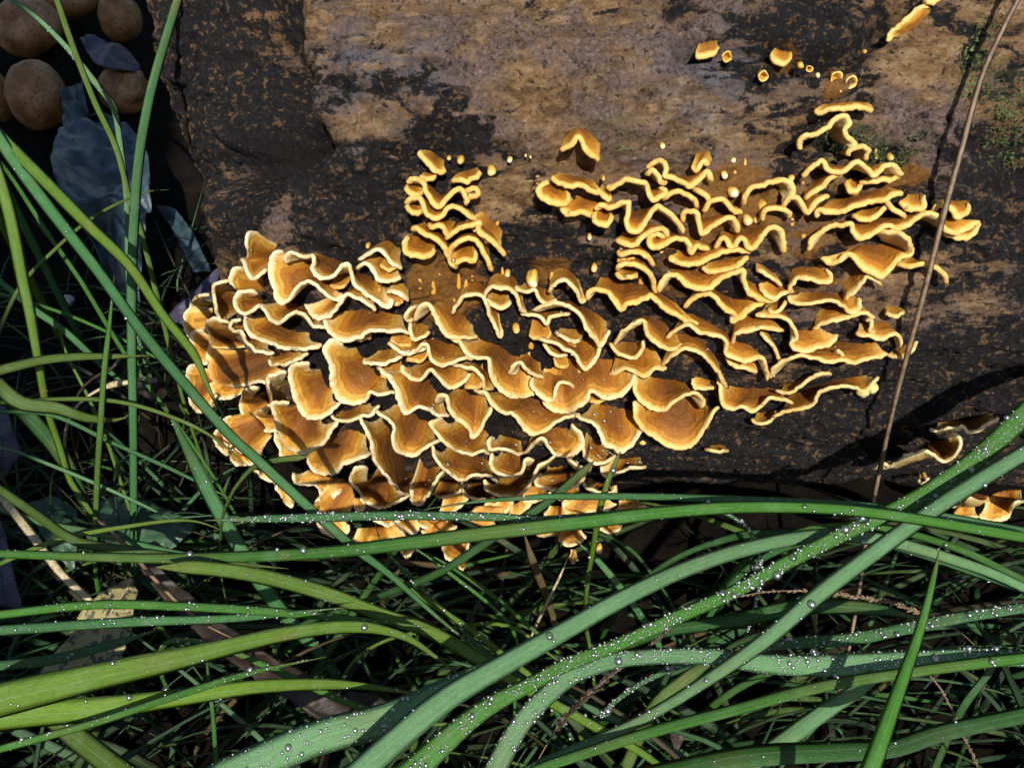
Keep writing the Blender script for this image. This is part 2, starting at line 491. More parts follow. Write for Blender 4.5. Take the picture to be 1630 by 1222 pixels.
M = dict(log=mat_log(), fungus=mat_fungus(), bud=mat_bud(), grass=mat_grass(), soil=mat_soil(), water=mat_water('clear_water', 0.15, 0.14, 0.2), dew=mat_water('dew_water', 0.0, 0.42, 0.38), ball=mat_ball(),
         blue_leaf=mat_leaf('wet_blue_grey_leaf', (0.012, 0.026, 0.032), (0.065, 0.105, 0.13), rough=0.4),
         purple_leaf=mat_leaf('wet_purple_leaf', (0.020, 0.016, 0.032), (0.055, 0.048, 0.085), rough=0.5),
         spotted_leaf=mat_leaf('mottled_willow_leaf', (0.22, 0.19, 0.06), (0.36, 0.31, 0.13), (0.035, 0.028, 0.03), rough=0.5, thr=(0.50, 0.56)),
         broad_leaf=mat_leaf('broad_green_leaf', (0.018, 0.05, 0.02), (0.045, 0.10, 0.05), rough=0.4),
         brown_leaf=mat_leaf('rotten_brown_leaf', (0.007, 0.005, 0.004), (0.035, 0.02, 0.011), rough=0.55),
         straw=mat_stem('dry_straw', (0.28, 0.21, 0.10), (0.55, 0.47, 0.28)),
         stalk=mat_stem('dry_brown_stalk', (0.10, 0.060, 0.035), (0.25, 0.17, 0.10), 300),
         twig=mat_stem('dark_twig_bark', (0.012, 0.009, 0.007), (0.06, 0.038, 0.02), 300),
         stone=mat_leaf('pale_pebble', (0.4, 0.38, 0.36), (0.6, 0.58, 0.55)),
         lichen=mat_leaf('grey_lichen', (0.16, 0.17, 0.18), (0.40, 0.42, 0.44), rough=0.8),
         moss=mat_leaf('moss_green', (0.03, 0.05, 0.012), (0.12, 0.16, 0.05), rough=0.8))

# ------------------------------------------------------------------ ground
def build_ground():
    a = np.r_[-60, -20, -6, -2.5, np.linspace(-1.3, 1.3, 200), 2.5, 6, 20, 60]
    X, Y = np.meshgrid(a, a, indexing='ij')
    p = np.stack([X.ravel(), Y.ravel(), 0 * X.ravel()], 1)
    near = np.exp(-(p[:, 0] ** 2 + p[:, 1] ** 2) / 3.0)
    p[:, 2] = (0.012 * fbm(p * 9, 4, 40) + 0.006 * fbm(p * 40, 3, 44)) * near - 0.004
    o = mesh_obj('ground', p, grid_faces(len(a), len(a)), M['soil'])
    tag(o, 'dark wet soil under the grass and log', None, None, 'structure')
build_ground()

# ------------------------------------------------------------------ log mesh
def patchmap(P, lst):
    v = np.zeros(len(P))
    for x, y, r, a in lst:
        c = trace([(x, y)], 0.0)[0]
        rad = r / FPX * np.linalg.norm(c - CAM)
        v = v + a * np.exp(-((P - c) ** 2).sum(1) / rad ** 2)
    return v

def build_log():
    xs = np.r_[np.linspace(XE, 0.33, 330), np.linspace(0.34, 1.15, 46)]
    th = np.r_[np.linspace(R_(-150), R_(-62), 40, endpoint=False), np.linspace(R_(-62), R_(128), 560, endpoint=False), np.linspace(R_(128), R_(210), 44, endpoint=False)]
    al = np.linspace(0, R_(89.7), 150)                    # cap: latitude towards the blunt end
    nt = len(th)
    # theta 0 points to -y (the camera side), 90 deg points up
    rad = np.stack([0 * th, -np.cos(th), np.sin(th)], 1)
    O, D = [], []
    for a in al[::-1]:
        O.append(np.tile([XE, 0, LZ], (nt, 1)))
        D.append(rad * math.cos(a) + np.array([-math.sin(a), 0, 0]))
    for x in xs[1:]:
        O.append(np.tile([x, 0, LZ], (nt, 1))); D.append(rad)
    O = np.vstack(O); D = np.vstack(D)
    lo = np.full(len(O), 0.02); hi = np.full(len(O), 0.36)
    for _ in range(22):
        mid = 0.5 * (lo + hi)
        ins = sd_log(O + D * mid[:, None]) < 0
        lo = np.where(ins, mid, lo); hi = np.where(ins, hi, mid)
    P = O + D * lo[:, None]
    nn = n_log(P)
    d = disp(P)
    V = P + nn * d[:, None]
    nr = len(al) + len(xs) - 1
    f = grid_faces(nr, nt, True)
    # close both ends with a fan
    tip = V[:nt].mean(0); end = V[-nt:].mean(0)
    V = np.vstack([V, tip, end])
    fl = f.tolist()
    k = len(V)
    for j in range(nt):
        fl.append([k - 2, (j + 1) % nt, j])
        fl.append([k - 1, (nr - 1) * nt + j, (nr - 1) * nt + (j + 1) % nt])
    C0 = [(480, 50, 60, -.8), (560, 25, 50, -.8), (650, 50, 80, -.7), (760, 80, 60, -.6), (860, 110, 120, -.9), (960, 160, 110, -.9), (900, 190, 70, -.6),
          (1030, 245, 70, -.6), (600, 195, 50, -.6), (1150, 25, 60, -.5), (1090, 110, 50, -.5), (1050, 200, 80, -.5), (1180, 245, 50, -.5),
          (1460, 170, 60, -.8), (1480, 90, 50, -.8), (1590, 20, 50, -.6), (1420, 450, 45, -.6), (1510, 480, 50, -.7), (780, 345, 40, -.6), (840, 315, 40, -.5),
          (440, 320, 40, -.5), (940, 395, 40, -.5), (340, 290, 50, -.4), (1570, 480, 30, -.5), (1300, 140, 50, -.4), (1500, 260, 40, -.4), (660, 390, 40, -.5), (1010, 60, 60, -.5),
          (1360, 470, 50, -.5), (720, 20, 60, -.5),
          (400, 150, 90, .7), (380, 340, 80, .6), (560, 335, 80, .6), (700, 240, 60, .6), (1280, 45, 90, .7), (830, 430, 60, .6), (1150, 480, 70, .5),
          (1590, 270, 70, .6), (1560, 560, 150, .55), (1300, 720, 220, .5), (1500, 650, 110, .5), (1450, 320, 50, .5), (300, 100, 70, .5), (1070, 740, 200, .5),
          (300, 90, 110, .8), (400, 190, 90, .9), (330, 270, 110, .5), (450, 250, 60, .5), (640, 130, 60, .3), (1010, 30, 40, .4), (700, 500, 200, .4), (900, 560, 150, .6), (1350, 820, 200, .5), (900, 400, 50, .3)]
    PP = np.vstack([P, tip, end])
    crust = patchmap(PP, C0) + 0.03
    green = patchmap(PP, [(1350, 215, 45, .6), (1560, 110, 40, .55), (1600, 220, 40, .5), (1000, 215, 60, .55), (1390, 260, 40, .6), (1620, 150, 40, .5), (930, 210, 50, .45), (800, 60, 60, .3), (460, 90, 40, .4), (1450, 230, 60, .4), (1610, 500, 60, .3)])
    grey = patchmap(PP, [(640, 150, 80, .9), (560, 110, 60, .8), (600, 290, 70, .8), (1130, 130, 80, .9), (1300, 50, 90, .7), (480, 330, 60, .6), (1000, 380, 80, .4), (1600, 380, 90, .5), (330, 120, 90, .6)])
    orange = patchmap(PP, [(720, 455, 60, 1.), (690, 470, 50, .9), (780, 380, 30, .7), (1400, 290, 50, .6), (1470, 270, 40, .6), (880, 440, 50, .8), (1170, 300, 60, .8), (1180, 350, 60, .7), (1080, 400, 70, .6),
                          (1300, 350, 60, .6), (1050, 500, 60, .4), (1250, 100, 30, .9), (1330, 140, 25, .9), (1300, 450, 60, .6)])
    o = mesh_obj('fallen_log', V, fl, M['log'], attrs=dict(hollow_shade=np.clip(patchmap(PP, [(400, 120, 50, .9), (405, 190, 60, 1.), (350, 235, 55, .8), (300, 225, 50, .8), (270, 260, 40, .8), (450, 130, 35, .5), (255, 330, 50, .7), (330, 60, 35, .4), (560, 600, 130, .75), (720, 660, 140, .75), (480, 520, 80, .6), (880, 560, 90, .6), (600, 740, 120, .8), (900, 740, 120, .6), (1590, 290, 35, .6), (1180, 800, 90, .6), (1400, 700, 60, .4)]), 0, 1), cav=np.r_[cavity(P), 0, 0], crust=np.clip(crust, -1, 1), green=np.clip(green, 0, 1), grey=np.clip(grey, 0, 1), orange=np.clip(orange, 0, 1)))
    tag(o, 'rotting dark brown log with cracked wet bark lying in grass', 'log')
    return o
LOG = build_log()
# ------------------------------------------------------------------ bracket fungi
REG = {'A': (280, 350, 4.0725, 20, 1.0, 'at the blunt end of the log'),
       'B': (280, 600, 3.82, 20, 1.0, 'low on the blunt log end just above the grass'),
       'C': (640, 400, 4.0725, 18, 0.55, 'in the middle of the dense fungus mass'),
       'D': (640, 600, 3.819, 20, 0.75, 'in the lowest tiers of the dense mass'),
       'E': (840, 220, 4.0725, 13, 0.0, 'in the thin golden tiers high on the log'),
       'F': (960, 420, 3.26, 15, 0.25, 'in the tiers spreading beside the dense mass'),
       'G': (1200, 150, 4.0725, 13, 0.05, 'in the stepped tiers beside the dry stalk'),
       'H': (620, 200, 4.528, 12, 0.0, 'in the small separate tower on bare bark'),
       'T': (1080, 0, 3.881, 9, 0.1, 'along the dark crack high on the log'),
       'U': (1350, 630, 5.554, 14, 0.8, 'on the black bark behind the crossing grass blades')}
PAINT = {0: 'golden', 1: 'tawny'}
FUNGI = [
 # region, shape phrase, rim, root (None = found on the log behind the rim), [height mm]
 ('A', 'upright tongue-shaped', '530,92 480,80 460,120 458,180 470,240', '700,160 610,260'),
 ('A', 'small hooked', '430,245 440,290 465,345 520,380 560,345 610,318', '600,215 640,300'),
 ('A', 'short square-edged', '440,310 380,310 358,345 350,390 365,425 410,455', '600,330 600,470'),
 ('A', 'tall banded tongue-shaped', '355,388 300,400 245,430 240,470 255,540 275,620 292,655 345,662', '400,420 430,600'),
 ('A', 'small round ear-shaped', '530,472 440,462 395,490 378,530 390,580 440,610 500,595 545,545', '590,480 580,560'),
 ('A', 'tiny flat-topped', '225,480 150,485 120,520 92,570', '250,520 200,570'),
 ('A', 'round-edged fan-shaped', '100,565 60,600 52,660 65,720 100,765', '240,560 230,700'),
 ('A', 'narrow white-edged', '190,715 130,720 105,745 100,810 115,870 150,920 200,935 220,912', '230,740 240,880'),
 ('A', 'broad square-topped', '330,650 215,645 195,690 215,740 225,790 215,825', '460,680 500,830'),
 ('A', 'large deep orange cup-like', '300,828 222,825 210,870 215,950 225,1010 270,1050 380,1085 450,1075 520,1050 600,1058', '480,840 640,860 740,960'),
 ('A', 'long drooping', '150,935 90,945 73,1010 75,1070 95,1170 130,1230 190,1240 250,1190', '220,950 270,1150'),
 ('A', 'shallow bowl-shaped', '215,1020 222,1090 250,1130 300,1155 370,1155 440,1105', '300,1010 500,1060', 16),
 ('A', 'folded broad', '700,205 660,200 620,240 610,310 625,400 640,460 655,520 690,540 740,510 790,430 860,390 900,420 960,470 1040,525 1085,490', '860,250 980,300 1080,420'),
 ('A', 'long ruffled', '720,280 712,235 760,215 850,235 880,215 905,250 880,310 900,350 960,380 1020,365 1080,290 1130,290 1135,340 1160,420 1200,450 1260,500 1330,540 1380,560 1415,510', '900,200 1080,270 1400,440'),
 ('A', 'thin arched', '1180,320 1230,285 1290,340 1320,395 1400,390 1460,370', None, 13),
 ('A', 'slender hoop-like', '1190,260 1265,205 1320,190 1360,220 1400,270 1460,315', None, 12),
 ('A', 'small forked', '1370,470 1420,470 1470,490 1500,525', None, 9),
 ('A', 'zigzag edged', '545,545 590,620 630,665 690,665 740,610 800,590 850,640 900,690 970,708', '720,500 1000,620'),
 ('A', 'double-waved', '840,550 870,600 920,635 990,620 1050,560 1100,490 1160,500 1230,545 1295,580', None, 15),
 ('A', 'wide U-shaped', '960,650 985,710 1030,765 1100,785 1190,760 1250,715 1310,720 1390,725 1450,720 1515,735', '1050,600 1200,560 1500,610'),
 ('A', 'dew-covered drooping', '448,612 450,680 480,740 530,775 620,795 700,830 800,838 900,825 948,800', '560,600 900,730', 18),
 ('A', 'S-curved', '420,645 365,650 345,690 380,715 430,735 460,800 520,840 600,865 640,860', '450,650 640,780', 16),
 ('A', 'small dark orange inner', '605,900 620,935 690,940 750,930 800,900 860,860', '640,850 840,820', 12),
 ('A', 'stubby ridged', '725,985 640,1000 585,1030 610,1080 625,1150 640,1185', '760,1010 730,1160'),
 ('A', 'big rolled tongue-shaped', '870,930 790,928 745,965 738,1030 760,1110 790,1190 830,1260 906,1286 980,1262 1066,1188', '950,950 1030,1100'),
 ('A', 'massive smooth tongue-shaped', '1090,800 1010,780 965,820 975,880 1005,960 1010,1060 1040,1130 1090,1180 1160,1195 1220,1165 1260,1120 1330,1130 1425,1115', '1180,800 1260,900 1380,1040'),
 ('A', 'flat leaf-like', '1220,900 1222,930 1330,930 1400,915 1465,880', '1320,840 1450,820', 15),
 ('A', 'twice-lobed', '1370,800 1420,820 1460,860 1520,870 1590,835 1640,810', '1420,770 1640,740', 15),
 ('A', 'broad corner-shaped', '1305,960 1360,1000 1410,1060 1440,1140 1460,1220 1490,1260 1540,1235 1610,1215 1690,1260 1770,1262', '1480,940 1620,1000 1740,1130'),
 # -- B
 ('B', 'short scoop-shaped', '510,60 430,70 398,110 398,180 415,240 450,280 492,290', '540,80 570,200'),
 ('B', 'small clasping', '585,170 500,205 487,250 510,300 560,330 622,325', '610,200 620,290', 17),
 ('B', 'big curved tongue-shaped', '690,150 640,152 585,165 600,230 620,310 650,390 700,440 780,465 850,440 920,380 960,310 985,265', '760,130 900,220'),
 ('B', 'wide wrinkled', '400,240 330,245 290,265 285,320 300,380 330,430 380,450 440,470 520,500', '420,190 600,370'),
 ('B', 'narrow tucked', '280,300 240,330 240,390 270,440 310,465 340,458', '320,310 340,420', 16),
 ('B', 'lilac-edged bottom', '332,470 340,505 380,530 440,525 495,500', '370,430 480,450', 16),
 ('B', 'plain folded', '605,335 600,390 630,430 640,490 700,495 765,478', '650,330 770,420', 17),
 ('B', 'dark-throated bowl-like', '798,480 810,530 850,575 910,590 970,580 1030,530 1090,500 1195,470', '880,360 1050,280 1180,350'),
 ('B', 'thin ledge-like', '948,225 970,255 1040,262 1110,240 1180,225 1235,170', '980,200 1200,150', 14),
 ('B', 'very long slanting tongue-shaped', '1112,235 1160,330 1190,400 1200,490 1230,540 1290,610 1360,690 1430,722', '1230,210 1330,330 1460,600'),
 ('B', 'snail-shell curved', '1170,550 1110,545 1065,590 1060,640 1095,670 1130,730 1180,770 1240,790 1310,775 1380,740 1430,705', '1220,540 1340,640'),
 ('B', 'rippled dewy ribbon-like', '715,580 720,640 790,650 860,660 880,710 940,740 1000,690 1008,665', '790,560 960,620', 16),
 ('B', 'ragged edged', '480,560 500,590 550,620 600,640 625,700 690,790 722,745', '540,540 720,680', 15),
 ('B', 'dark centred scoop-like', '880,733 842,770 845,820 880,850 940,860 1050,870', '920,640 1040,620 1100,760'),
 ('B', 'hanging flap-like', '740,760 790,800 850,860 880,920 940,962 1000,965 1050,940 1052,900', '800,760 1040,850', 16),
 ('B', 'long low shelf-like', '1075,990 1090,1020 1160,1022 1230,1005 1300,990 1420,970', '1080,920 1390,900', 15),
 ('B', 'pointed hanging', '1365,1060 1400,1092 1430,1070 1448,1045', '1370,1000 1440,1000', 13),
 ('B', 'small round-lipped', '1318,885 1380,930 1430,952 1470,930 1482,885', '1350,850 1470,850', 14),
 ('B', 'tiny dangling', '1080,790 1110,812 1140,800 1146,760 1120,740', '1090,740 1130,730', 16),
 ('B', 'pale scalloped', '1180,840 1230,880 1290,900 1330,880 1400,870', '1200,820 1400,820', 13),
 # -- C
 ('C', 'short clawed', '105,350 30,385 22,440 80,440', '110,360 120,430', 15),
 ('C', 'broad arched and banded', '88,445 110,370 135,335 170,340 200,390 230,460 270,520 310,550 380,560 485,555', '230,315 380,380 470,480', 16),
 ('C', 'small thumb-shaped', '48,460 60,520 85,572 140,545 180,515', '80,440 180,480', 14),
 ('C', 'wide two-humped', '-25,650 60,662 130,610 165,620 175,680 210,720 270,740 320,715 380,695 465,690', '0,560 250,560 440,640'),
 ('C', 'long curling', '318,565 380,590 420,660 500,695 560,690 572,740 575,800 610,870 670,920 740,938 810,940 858,918', '480,540 620,610 860,650'),
 ('C', 'scrolled lip', '748,792 703,792 720,745 760,720 800,760 850,800 918,832', '770,640 900,700', 18),
 ('C', 'tightly folded', '840,815 838,880 890,920 930,965 985,960 1000,900 1010,850 1060,845 1118,895', '880,720 1110,780', 19),
 ('C', 'largest wavy red-brown', '915,965 930,1000 990,1035 1060,1045 1130,1015 1190,970 1220,900 1260,920 1330,955 1400,940 1460,900 1508,830 1510,795', '860,650 1150,640 1490,700', 21),
 ('C', 'sharp V-shaped', '888,558 940,582 1000,600 1060,640 1110,660 1150,720 1190,767 1230,730 1270,670 1300,575', '930,520 1120,540 1290,540', 17),
 ('C', 'long sweeping crescent', '858,385 900,360 980,330 1050,340 1110,380 1160,440 1210,510 1260,580 1290,612 1320,560 1346,510', '960,320 1200,345 1345,470', 17),
 ('C', 'ragged thin-edged', '770,408 830,415 890,430 935,475 960,430 1040,410 1095,400', '830,375 1070,370', 9),
 ('C', 'slim curved hoop-like', '328,398 370,330 400,295 470,285 530,295 560,370 590,460 640,558 652,500', None, 13),
 ('C', 'pale disc-like', '540,300 590,350 650,366 712,330', '560,245 700,255', 11),
 ('C', 'arching narrow', '535,290 570,240 640,235 700,245 740,300 770,370 805,405', None, 13),
 ('C', 'small double-lipped', '735,228 770,262 830,262 862,250 875,290 905,332 950,335 1005,320', '790,185 980,250', 12),
 ('C', 'rounded hump-backed', '945,268 970,230 1030,190 1080,205 1130,260 1160,322 1195,310', None, 13),
 ('C', 'small bubbly-edged', '990,530 1040,562 1110,592 1155,575', '1010,490 1200,505', 10),
 ('C', 'under-tucked yellow', '915,595 960,652 1020,682 1075,660', '960,590 1070,620', 10),
 ('C', 'deep curved', '0,740 10,785 70,825 130,815 190,765 240,830 310,882 390,860 448,800', '80,715 260,690 440,730', 17),
 ('C', 'slender left-curving', '330,735 400,750 470,765 515,820 545,890 585,898', '420,690 620,780', 15),
 ('C', 'long rippled yellow-edged', '465,905 540,910 580,985 640,1045 715,1045 760,1100 810,1165 870,1190 945,1150 1000,1100 1075,1070 1155,1050', '640,870 850,930 1120,960', 19),
 ('C', 'hooked V-ended', '220,985 245,930 290,950 315,1030 360,1090 440,1150 445,1200 490,1190 530,1110 578,1012', '340,870 560,930', 19),
 # -- D
 ('D', 'smooth oblong', '250,246 180,270 170,295 240,370 300,430 370,465 440,462 490,440 530,472', '330,240 550,340'),
 ('D', 'wide smooth U-shaped', '-155,200 -55,290 -60,370 -35,440 25,475 85,470 150,420 228,378', '-60,150 80,170 210,320'),
 ('D', 'narrow V-shaped', '45,640 60,750 110,772 150,720 190,660 230,590 262,570', '100,470 240,510'),
 ('D', 'shallow boat-shaped', '184,420 200,490 250,550 310,602 370,625 430,595 500,590 550,610 588,632', '270,390 540,480', 18),
 ('D', 'dewy small arched', '545,355 528,400 540,440 590,430 650,445 700,465 745,464', '590,330 730,370', 16),
 ('D', 'dew-beaded wavy', '748,470 775,430 810,390 850,372 890,420 940,470 1000,480 1065,455 1098,400 1080,335 1030,285', '780,330 900,280 1010,290', 18),
 ('D', 'compact lip-shaped', '545,465 540,530 570,580 640,607 700,600 735,560 750,510 805,500', '600,430 740,470', 17),
 ('D', 'broad pale-lipped', '505,618 510,680 560,710 630,726 700,720 760,680 790,620 830,540 900,510 938,480', '600,590 850,470', 17),
 ('D', 'low rounded', '358,638 370,690 430,730 500,742 565,730', '400,600 540,640', 15),
 ('D', 'brown-banded slab-like', '850,580 810,620 810,650 870,675 950,686 1020,670 1090,640 1112,590', '880,510 1100,530', 18),
 ('D', 'huge dew-rimmed', '1050,235 1120,260 1190,300 1210,360 1230,410 1280,430 1340,446 1400,410 1440,350 1466,300', '1140,150 1300,120 1420,200', 21),
 ('D', 'tilted droplet-bearing', '1090,370 1108,440 1120,490 1170,515 1230,522 1280,490 1292,468', '1110,310 1260,410', 17),
 ('D', 'grey dewy pointed', '1205,540 1220,592 1260,602 1330,575 1400,545 1485,540', '1290,450 1460,480', 12),
 ('D', 'thin yellowish inner', '1005,485 1050,522 1110,552 1155,530', '1010,450 1140,490', 13),
 ('D', 'stubby dewy', '1100,630 1110,662 1160,690 1220,702 1290,690 1305,650', '1130,580 1270,630', 13),
 ('D', 'broad crumpled', '980,750 985,800 1020,857 1080,850 1130,820 1180,832 1260,800 1305,770', '1030,700 1260,710', 16),
 ('D', 'frayed white-rimmed', '1310,790 1370,822 1430,810 1474,770', '1310,740 1440,735', 10),
 ('D', 'plump lobed', '868,818 880,870 930,882 1000,862 1025,840', '890,780 1010,790', 14),
 ('D', 'half-hidden rounded', '522,758 505,800 530,832 595,838', '530,750 600,770', 14),
 ('D', 'small shell-shaped', '550,768 570,810 610,830 650,805 677,755', '590,735 665,735', 15),
 ('D', 'slanting narrow', '638,840 690,862 730,820 785,768', '660,780 750,745', 14),
 ('D', 'rounded bottom', '-60,890 0,942 60,952 102,920 92,888', '-20,870 80,870', 14),
 ('D', 'pale flat-lipped', '75,880 130,912 200,917 250,895 275,868', '100,850 260,845', 13),
 ('D', 'grass-crossed', '118,928 150,972 220,962 280,940 335,898', '150,890 310,870', 13),
 ('D', 'brown hanging', '245,1030 270,1092 340,1112 380,1080 414,1005', '290,960 400,950', 14),
 ('D', 'tiny pointed bottom', '338,1120 355,1167 385,1150 392,1105', '340,1060 390,1050', 11),
 ('D', 'long thin-lipped', '400,868 450,915 510,922 575,900', '420,840 570,850', 13),
 ('D', 'dewy outermost', '1188,915 1240,947 1310,935 1338,903', '1200,870 1310,860', 10),
 ('D', 'glossy wet hanging', '955,950 960,1002 1010,1027 1070,1010 1115,960', '980,900 1090,900', 12),
 ('D', 'white drip-like', '1018,1085 1035,1128 1068,1112', '1025,1050 1055,1045', 8),
 ('D', 'thin dripping', '808,938 850,967 900,962 955,948', '830,900 940,900', 11),
 ('D', 'brown-tipped low', '-10,1058 30,1092 72,1048', '0,1010 60,1000', 11),
 ('D', 'dark inner', '180,700 230,730 300,720 350,690 390,640', '230,600 350,590', 13),
 ('D', 'wide dark orange', '200,840 270,850 350,790 400,740', '240,740 380,690', 12),
 ('D', 'sunken orange', '410,820 470,860 560,870 640,850', '430,780 620,790', 10),
 ('D', 'pale tucked', '660,690 720,740 800,760 870,730 900,690', '700,660 880,650', 12),
 ('D', 'right-leaning orange', '900,700 960,740 1040,740 1090,700', '920,660 1080,650', 12),
 # -- E
 ('E', 'long straight ledge-like', '158,250 190,285 260,305 340,310 400,340 450,360 468,318', '180,225 440,285', 10),
 ('E', 'short drooping end', '462,330 490,370 530,402 542,370', '470,295 530,345', 9),
 ('E', 'pale knotted', '140,280 80,310 65,350 90,390 160,415 230,430 265,405 272,350', '130,285 230,300', 11),
 ('E', 'flat banded', '285,385 240,430 230,470 260,497 330,480 390,490 432,507', '310,370 490,420', 9),
 ('E', 'pale ball-ended', '430,480 435,530 480,560 530,548 552,495', '460,435 540,460', 12),
 ('E', 'long zigzag', '445,470 480,440 530,460 580,450 620,420 660,415 655,470 640,540 660,590 700,607 740,580 790,500 830,440 870,445 920,490 970,540 1012,602', None, 14),
 ('E', 'Z-shaped', '520,310 550,328 600,290 640,258 700,280 760,290 775,340 800,390 820,407 880,370 896,345 860,305', None, 13),
 ('E', 'scroll-topped long', '778,190 830,150 880,155 900,200 890,245 940,250 990,280 1050,312 1110,260 1170,225 1195,275', None, 13),
 ('E', 'tiny coiled', '768,248 790,222 825,222 850,260 870,292 908,280', None, 13),
 ('E', 'short hooked', '1070,330 1120,350 1165,375 1185,420', None, 11),
 ('E', 'small bow-shaped', '1148,472 1190,415 1240,395 1300,430 1330,470 1378,492', None, 12),
 ('E', 'thin hoop-like', '868,402 920,365 980,355 1040,370 1100,410 1095,445', None, 11),
 ('E', 'M-shaped', '1012,542 1010,490 1060,475 1095,490 1105,560 1125,612 1180,580 1240,540 1310,510 1350,540 1362,602', None, 13),
 ('E', 'leaning S-curved', '578,660 630,682 690,692 730,650 790,610 850,590 890,600 908,642', None, 12),
 ('E', 'looped', '895,635 850,622 790,640 780,690 830,717 890,690 950,650 1020,650 1045,690 1057,748 1100,700 1150,722 1172,700', None, 13),
 ('E', 'low blunt', '580,740 600,762 660,735 730,745 780,780 818,818', None, 11),
 ('E', 'thin under-edged', '588,790 640,800 692,775', '600,765 680,760', 8),
 ('E', 'down-curving pale', '580,850 592,820 650,815 720,830 780,870 820,930 832,988', None, 13),
 ('E', 'small round pale', '580,860 600,897 660,907 722,880', '600,820 710,840', 11),
 ('E', 'long upsweeping', '923,762 960,797 1040,817 1110,800 1200,760 1300,730 1435,735', None, 13),
 ('E', 'flat yellow lower', '1135,832 1200,865 1350,835 1425,765', '1150,800 1400,755', 9),
 ('E', 'very long gently waved', '853,985 870,930 920,890 980,900 1040,950 1110,977 1190,960 1260,910 1340,865 1400,860 1405,930 1430,1000 1490,1040 1565,1062 1625,1030', None, 14),
 ('E', 'three-humped', '1224,705 1245,655 1290,650 1315,705 1345,712 1370,660 1410,660 1445,727 1500,670 1540,600 1590,570 1640,600 1662,725', None, 13),
 ('E', 'peaked two-fold', '1023,1092 1070,1050 1130,1015 1190,1015 1240,1060 1290,1110 1340,1150 1320,1192 1390,1160 1450,1100 1530,1070', None, 13),
 ('E', 'broad rippled', '383,1042 400,995 450,985 530,1010 570,1065 605,1117 640,1080 710,1070 760,1025 800,1005 845,1060 890,1110 970,1150 1040,1197 1092,1195', None, 15),
 ('E', 'tiny horn-shaped', '1062,185 1100,202 1140,150 1168,172', '1080,100 1185,85', 9),
 ('E', 'isolated crumpled arch-like', '215,82 270,65 310,20 335,-10 365,60 410,100 455,140', '220,40 290,-60 350,-65 420,-20 485,50', 9),
 # -- F
 ('F', 'raised folded', '65,420 100,350 160,310 208,292 222,350 265,405 310,435 370,440 425,415', '150,285 260,265 400,370', 17),
 ('F', 'white cup-shaped', '33,412 70,460 120,490 170,492 200,460 212,402', '90,400 190,400', 16),
 ('F', 'long stepped', '328,382 375,350 440,315 490,350 550,365 610,380 640,405 635,460 690,490 740,510 800,485 835,490 850,545 848,602', None, 15),
 ('F', 'straight thin', '668,412 680,370 720,350 800,340 870,340 938,345', None, 13),
 ('F', 'stair-shaped', '788,255 830,270 900,275 960,290 985,330 1010,380 975,410 990,440 1050,457 1120,435 1180,415 1217,368', None, 15),
 ('F', 'long low waved', '858,592 890,535 940,500 1010,475 1090,490 1170,510 1240,500 1310,510 1390,490 1472,465', '950,450 1200,400 1450,395', 15),
 ('F', 'narrow blade-like', '1092,342 1150,310 1220,290 1300,265 1370,260 1402,280', None, 12),
 ('F', 'short twisted', '1360,290 1395,300 1385,350 1418,362', '1340,270 1400,300', 11),
 ('F', 'crooked', '1310,360 1380,375 1440,390 1490,365 1530,365 1552,420 1535,447', None, 12),
 ('F', 'white-tipped end', '1478,472 1540,487 1600,460 1627,398', '1490,430 1600,400', 10),
 ('F', 'dewy rainbow-shaped', '308,522 360,470 430,440 500,460 560,510 600,570 640,642', None, 16),
 ('F', 'thin trailing', '38,572 100,545 160,555 215,585 270,550 332,540', None, 15),
 ('F', 'curled-over bowl-like', '172,580 165,650 200,710 250,745 310,757 370,720 420,680 480,665 515,700 510,752', '230,570 420,600', 19),
 ('F', 'large deep bowl-shaped', '172,705 165,790 200,850 270,900 340,940 420,952 480,920 530,850 570,770 602,748', '260,690 400,640 540,720', 21),
 ('F', 'scallop-edged', '590,610 605,650 612,700 640,745 690,755 720,740 770,765 820,740 860,695 920,700 985,722', '640,620 920,640', 16),
 ('F', 'small yellow-undersided', '768,800 820,827 880,800 902,760', '790,765 890,745', 10),
 ('F', 'long tapering', '880,790 950,765 1030,750 1090,730 1130,660 1190,640 1240,640 1290,640 1350,660 1390,640 1422,588', '930,700 1120,610 1390,560', 15),
 ('F', 'lance-shaped', '898,660 960,672 1020,640 1080,590 1130,560 1182,575', '920,630 1130,540', 12),
 ('F', 'small triangular', '528,950 590,972 655,965', '560,925 620,925', 9),
 ('F', 'broad flat-lipped', '958,170 980,200 1040,210 1120,195 1190,190 1240,220 1290,252 1330,230 1332,178', '1000,140 1300,150', 15),
 ('F', 'boxy curled', '963,152 985,100 1010,70 1080,75 1170,97 1192,60 1150,38', None, 14),
 ('F', 'upturned knobbly', '1248,187 1300,150 1350,95 1375,65 1442,110', None, 14),
 ('F', 'small curled-in', '820,95 830,150 870,187 930,160 987,140', '850,75 970,110', 13),
 ('F', 'thin straight slanting', '788,22 840,50 890,80 922,107', None, 11),
 ('F', 'little lip-shaped', '848,228 870,257 920,240 952,188', '860,205 940,185', 12),
 ('F', 'twisted ribbon-like', '808,358 850,400 890,440 922,495', None, 10),
 ('F', 'lonely pale', '1468,250 1520,272 1562,243', '1440,205 1540,220', 9),
 ('F', 'dark orange tucked', '465,590 480,640 540,650 590,640', '480,560 580,600', 8),
 ('F', 'short frilled', '1190,470 1215,445 1240,470 1260,500', '1190,440 1250,445', 13),
 ('F', 'slim under-ledge', '640,470 660,520 740,540 800,560', '660,450 790,500', 10),
 # -- G
 ('G', 'flat-topped uppermost', '398,112 430,122 520,105 610,95 700,92 768,105', '440,80 740,65', 11),
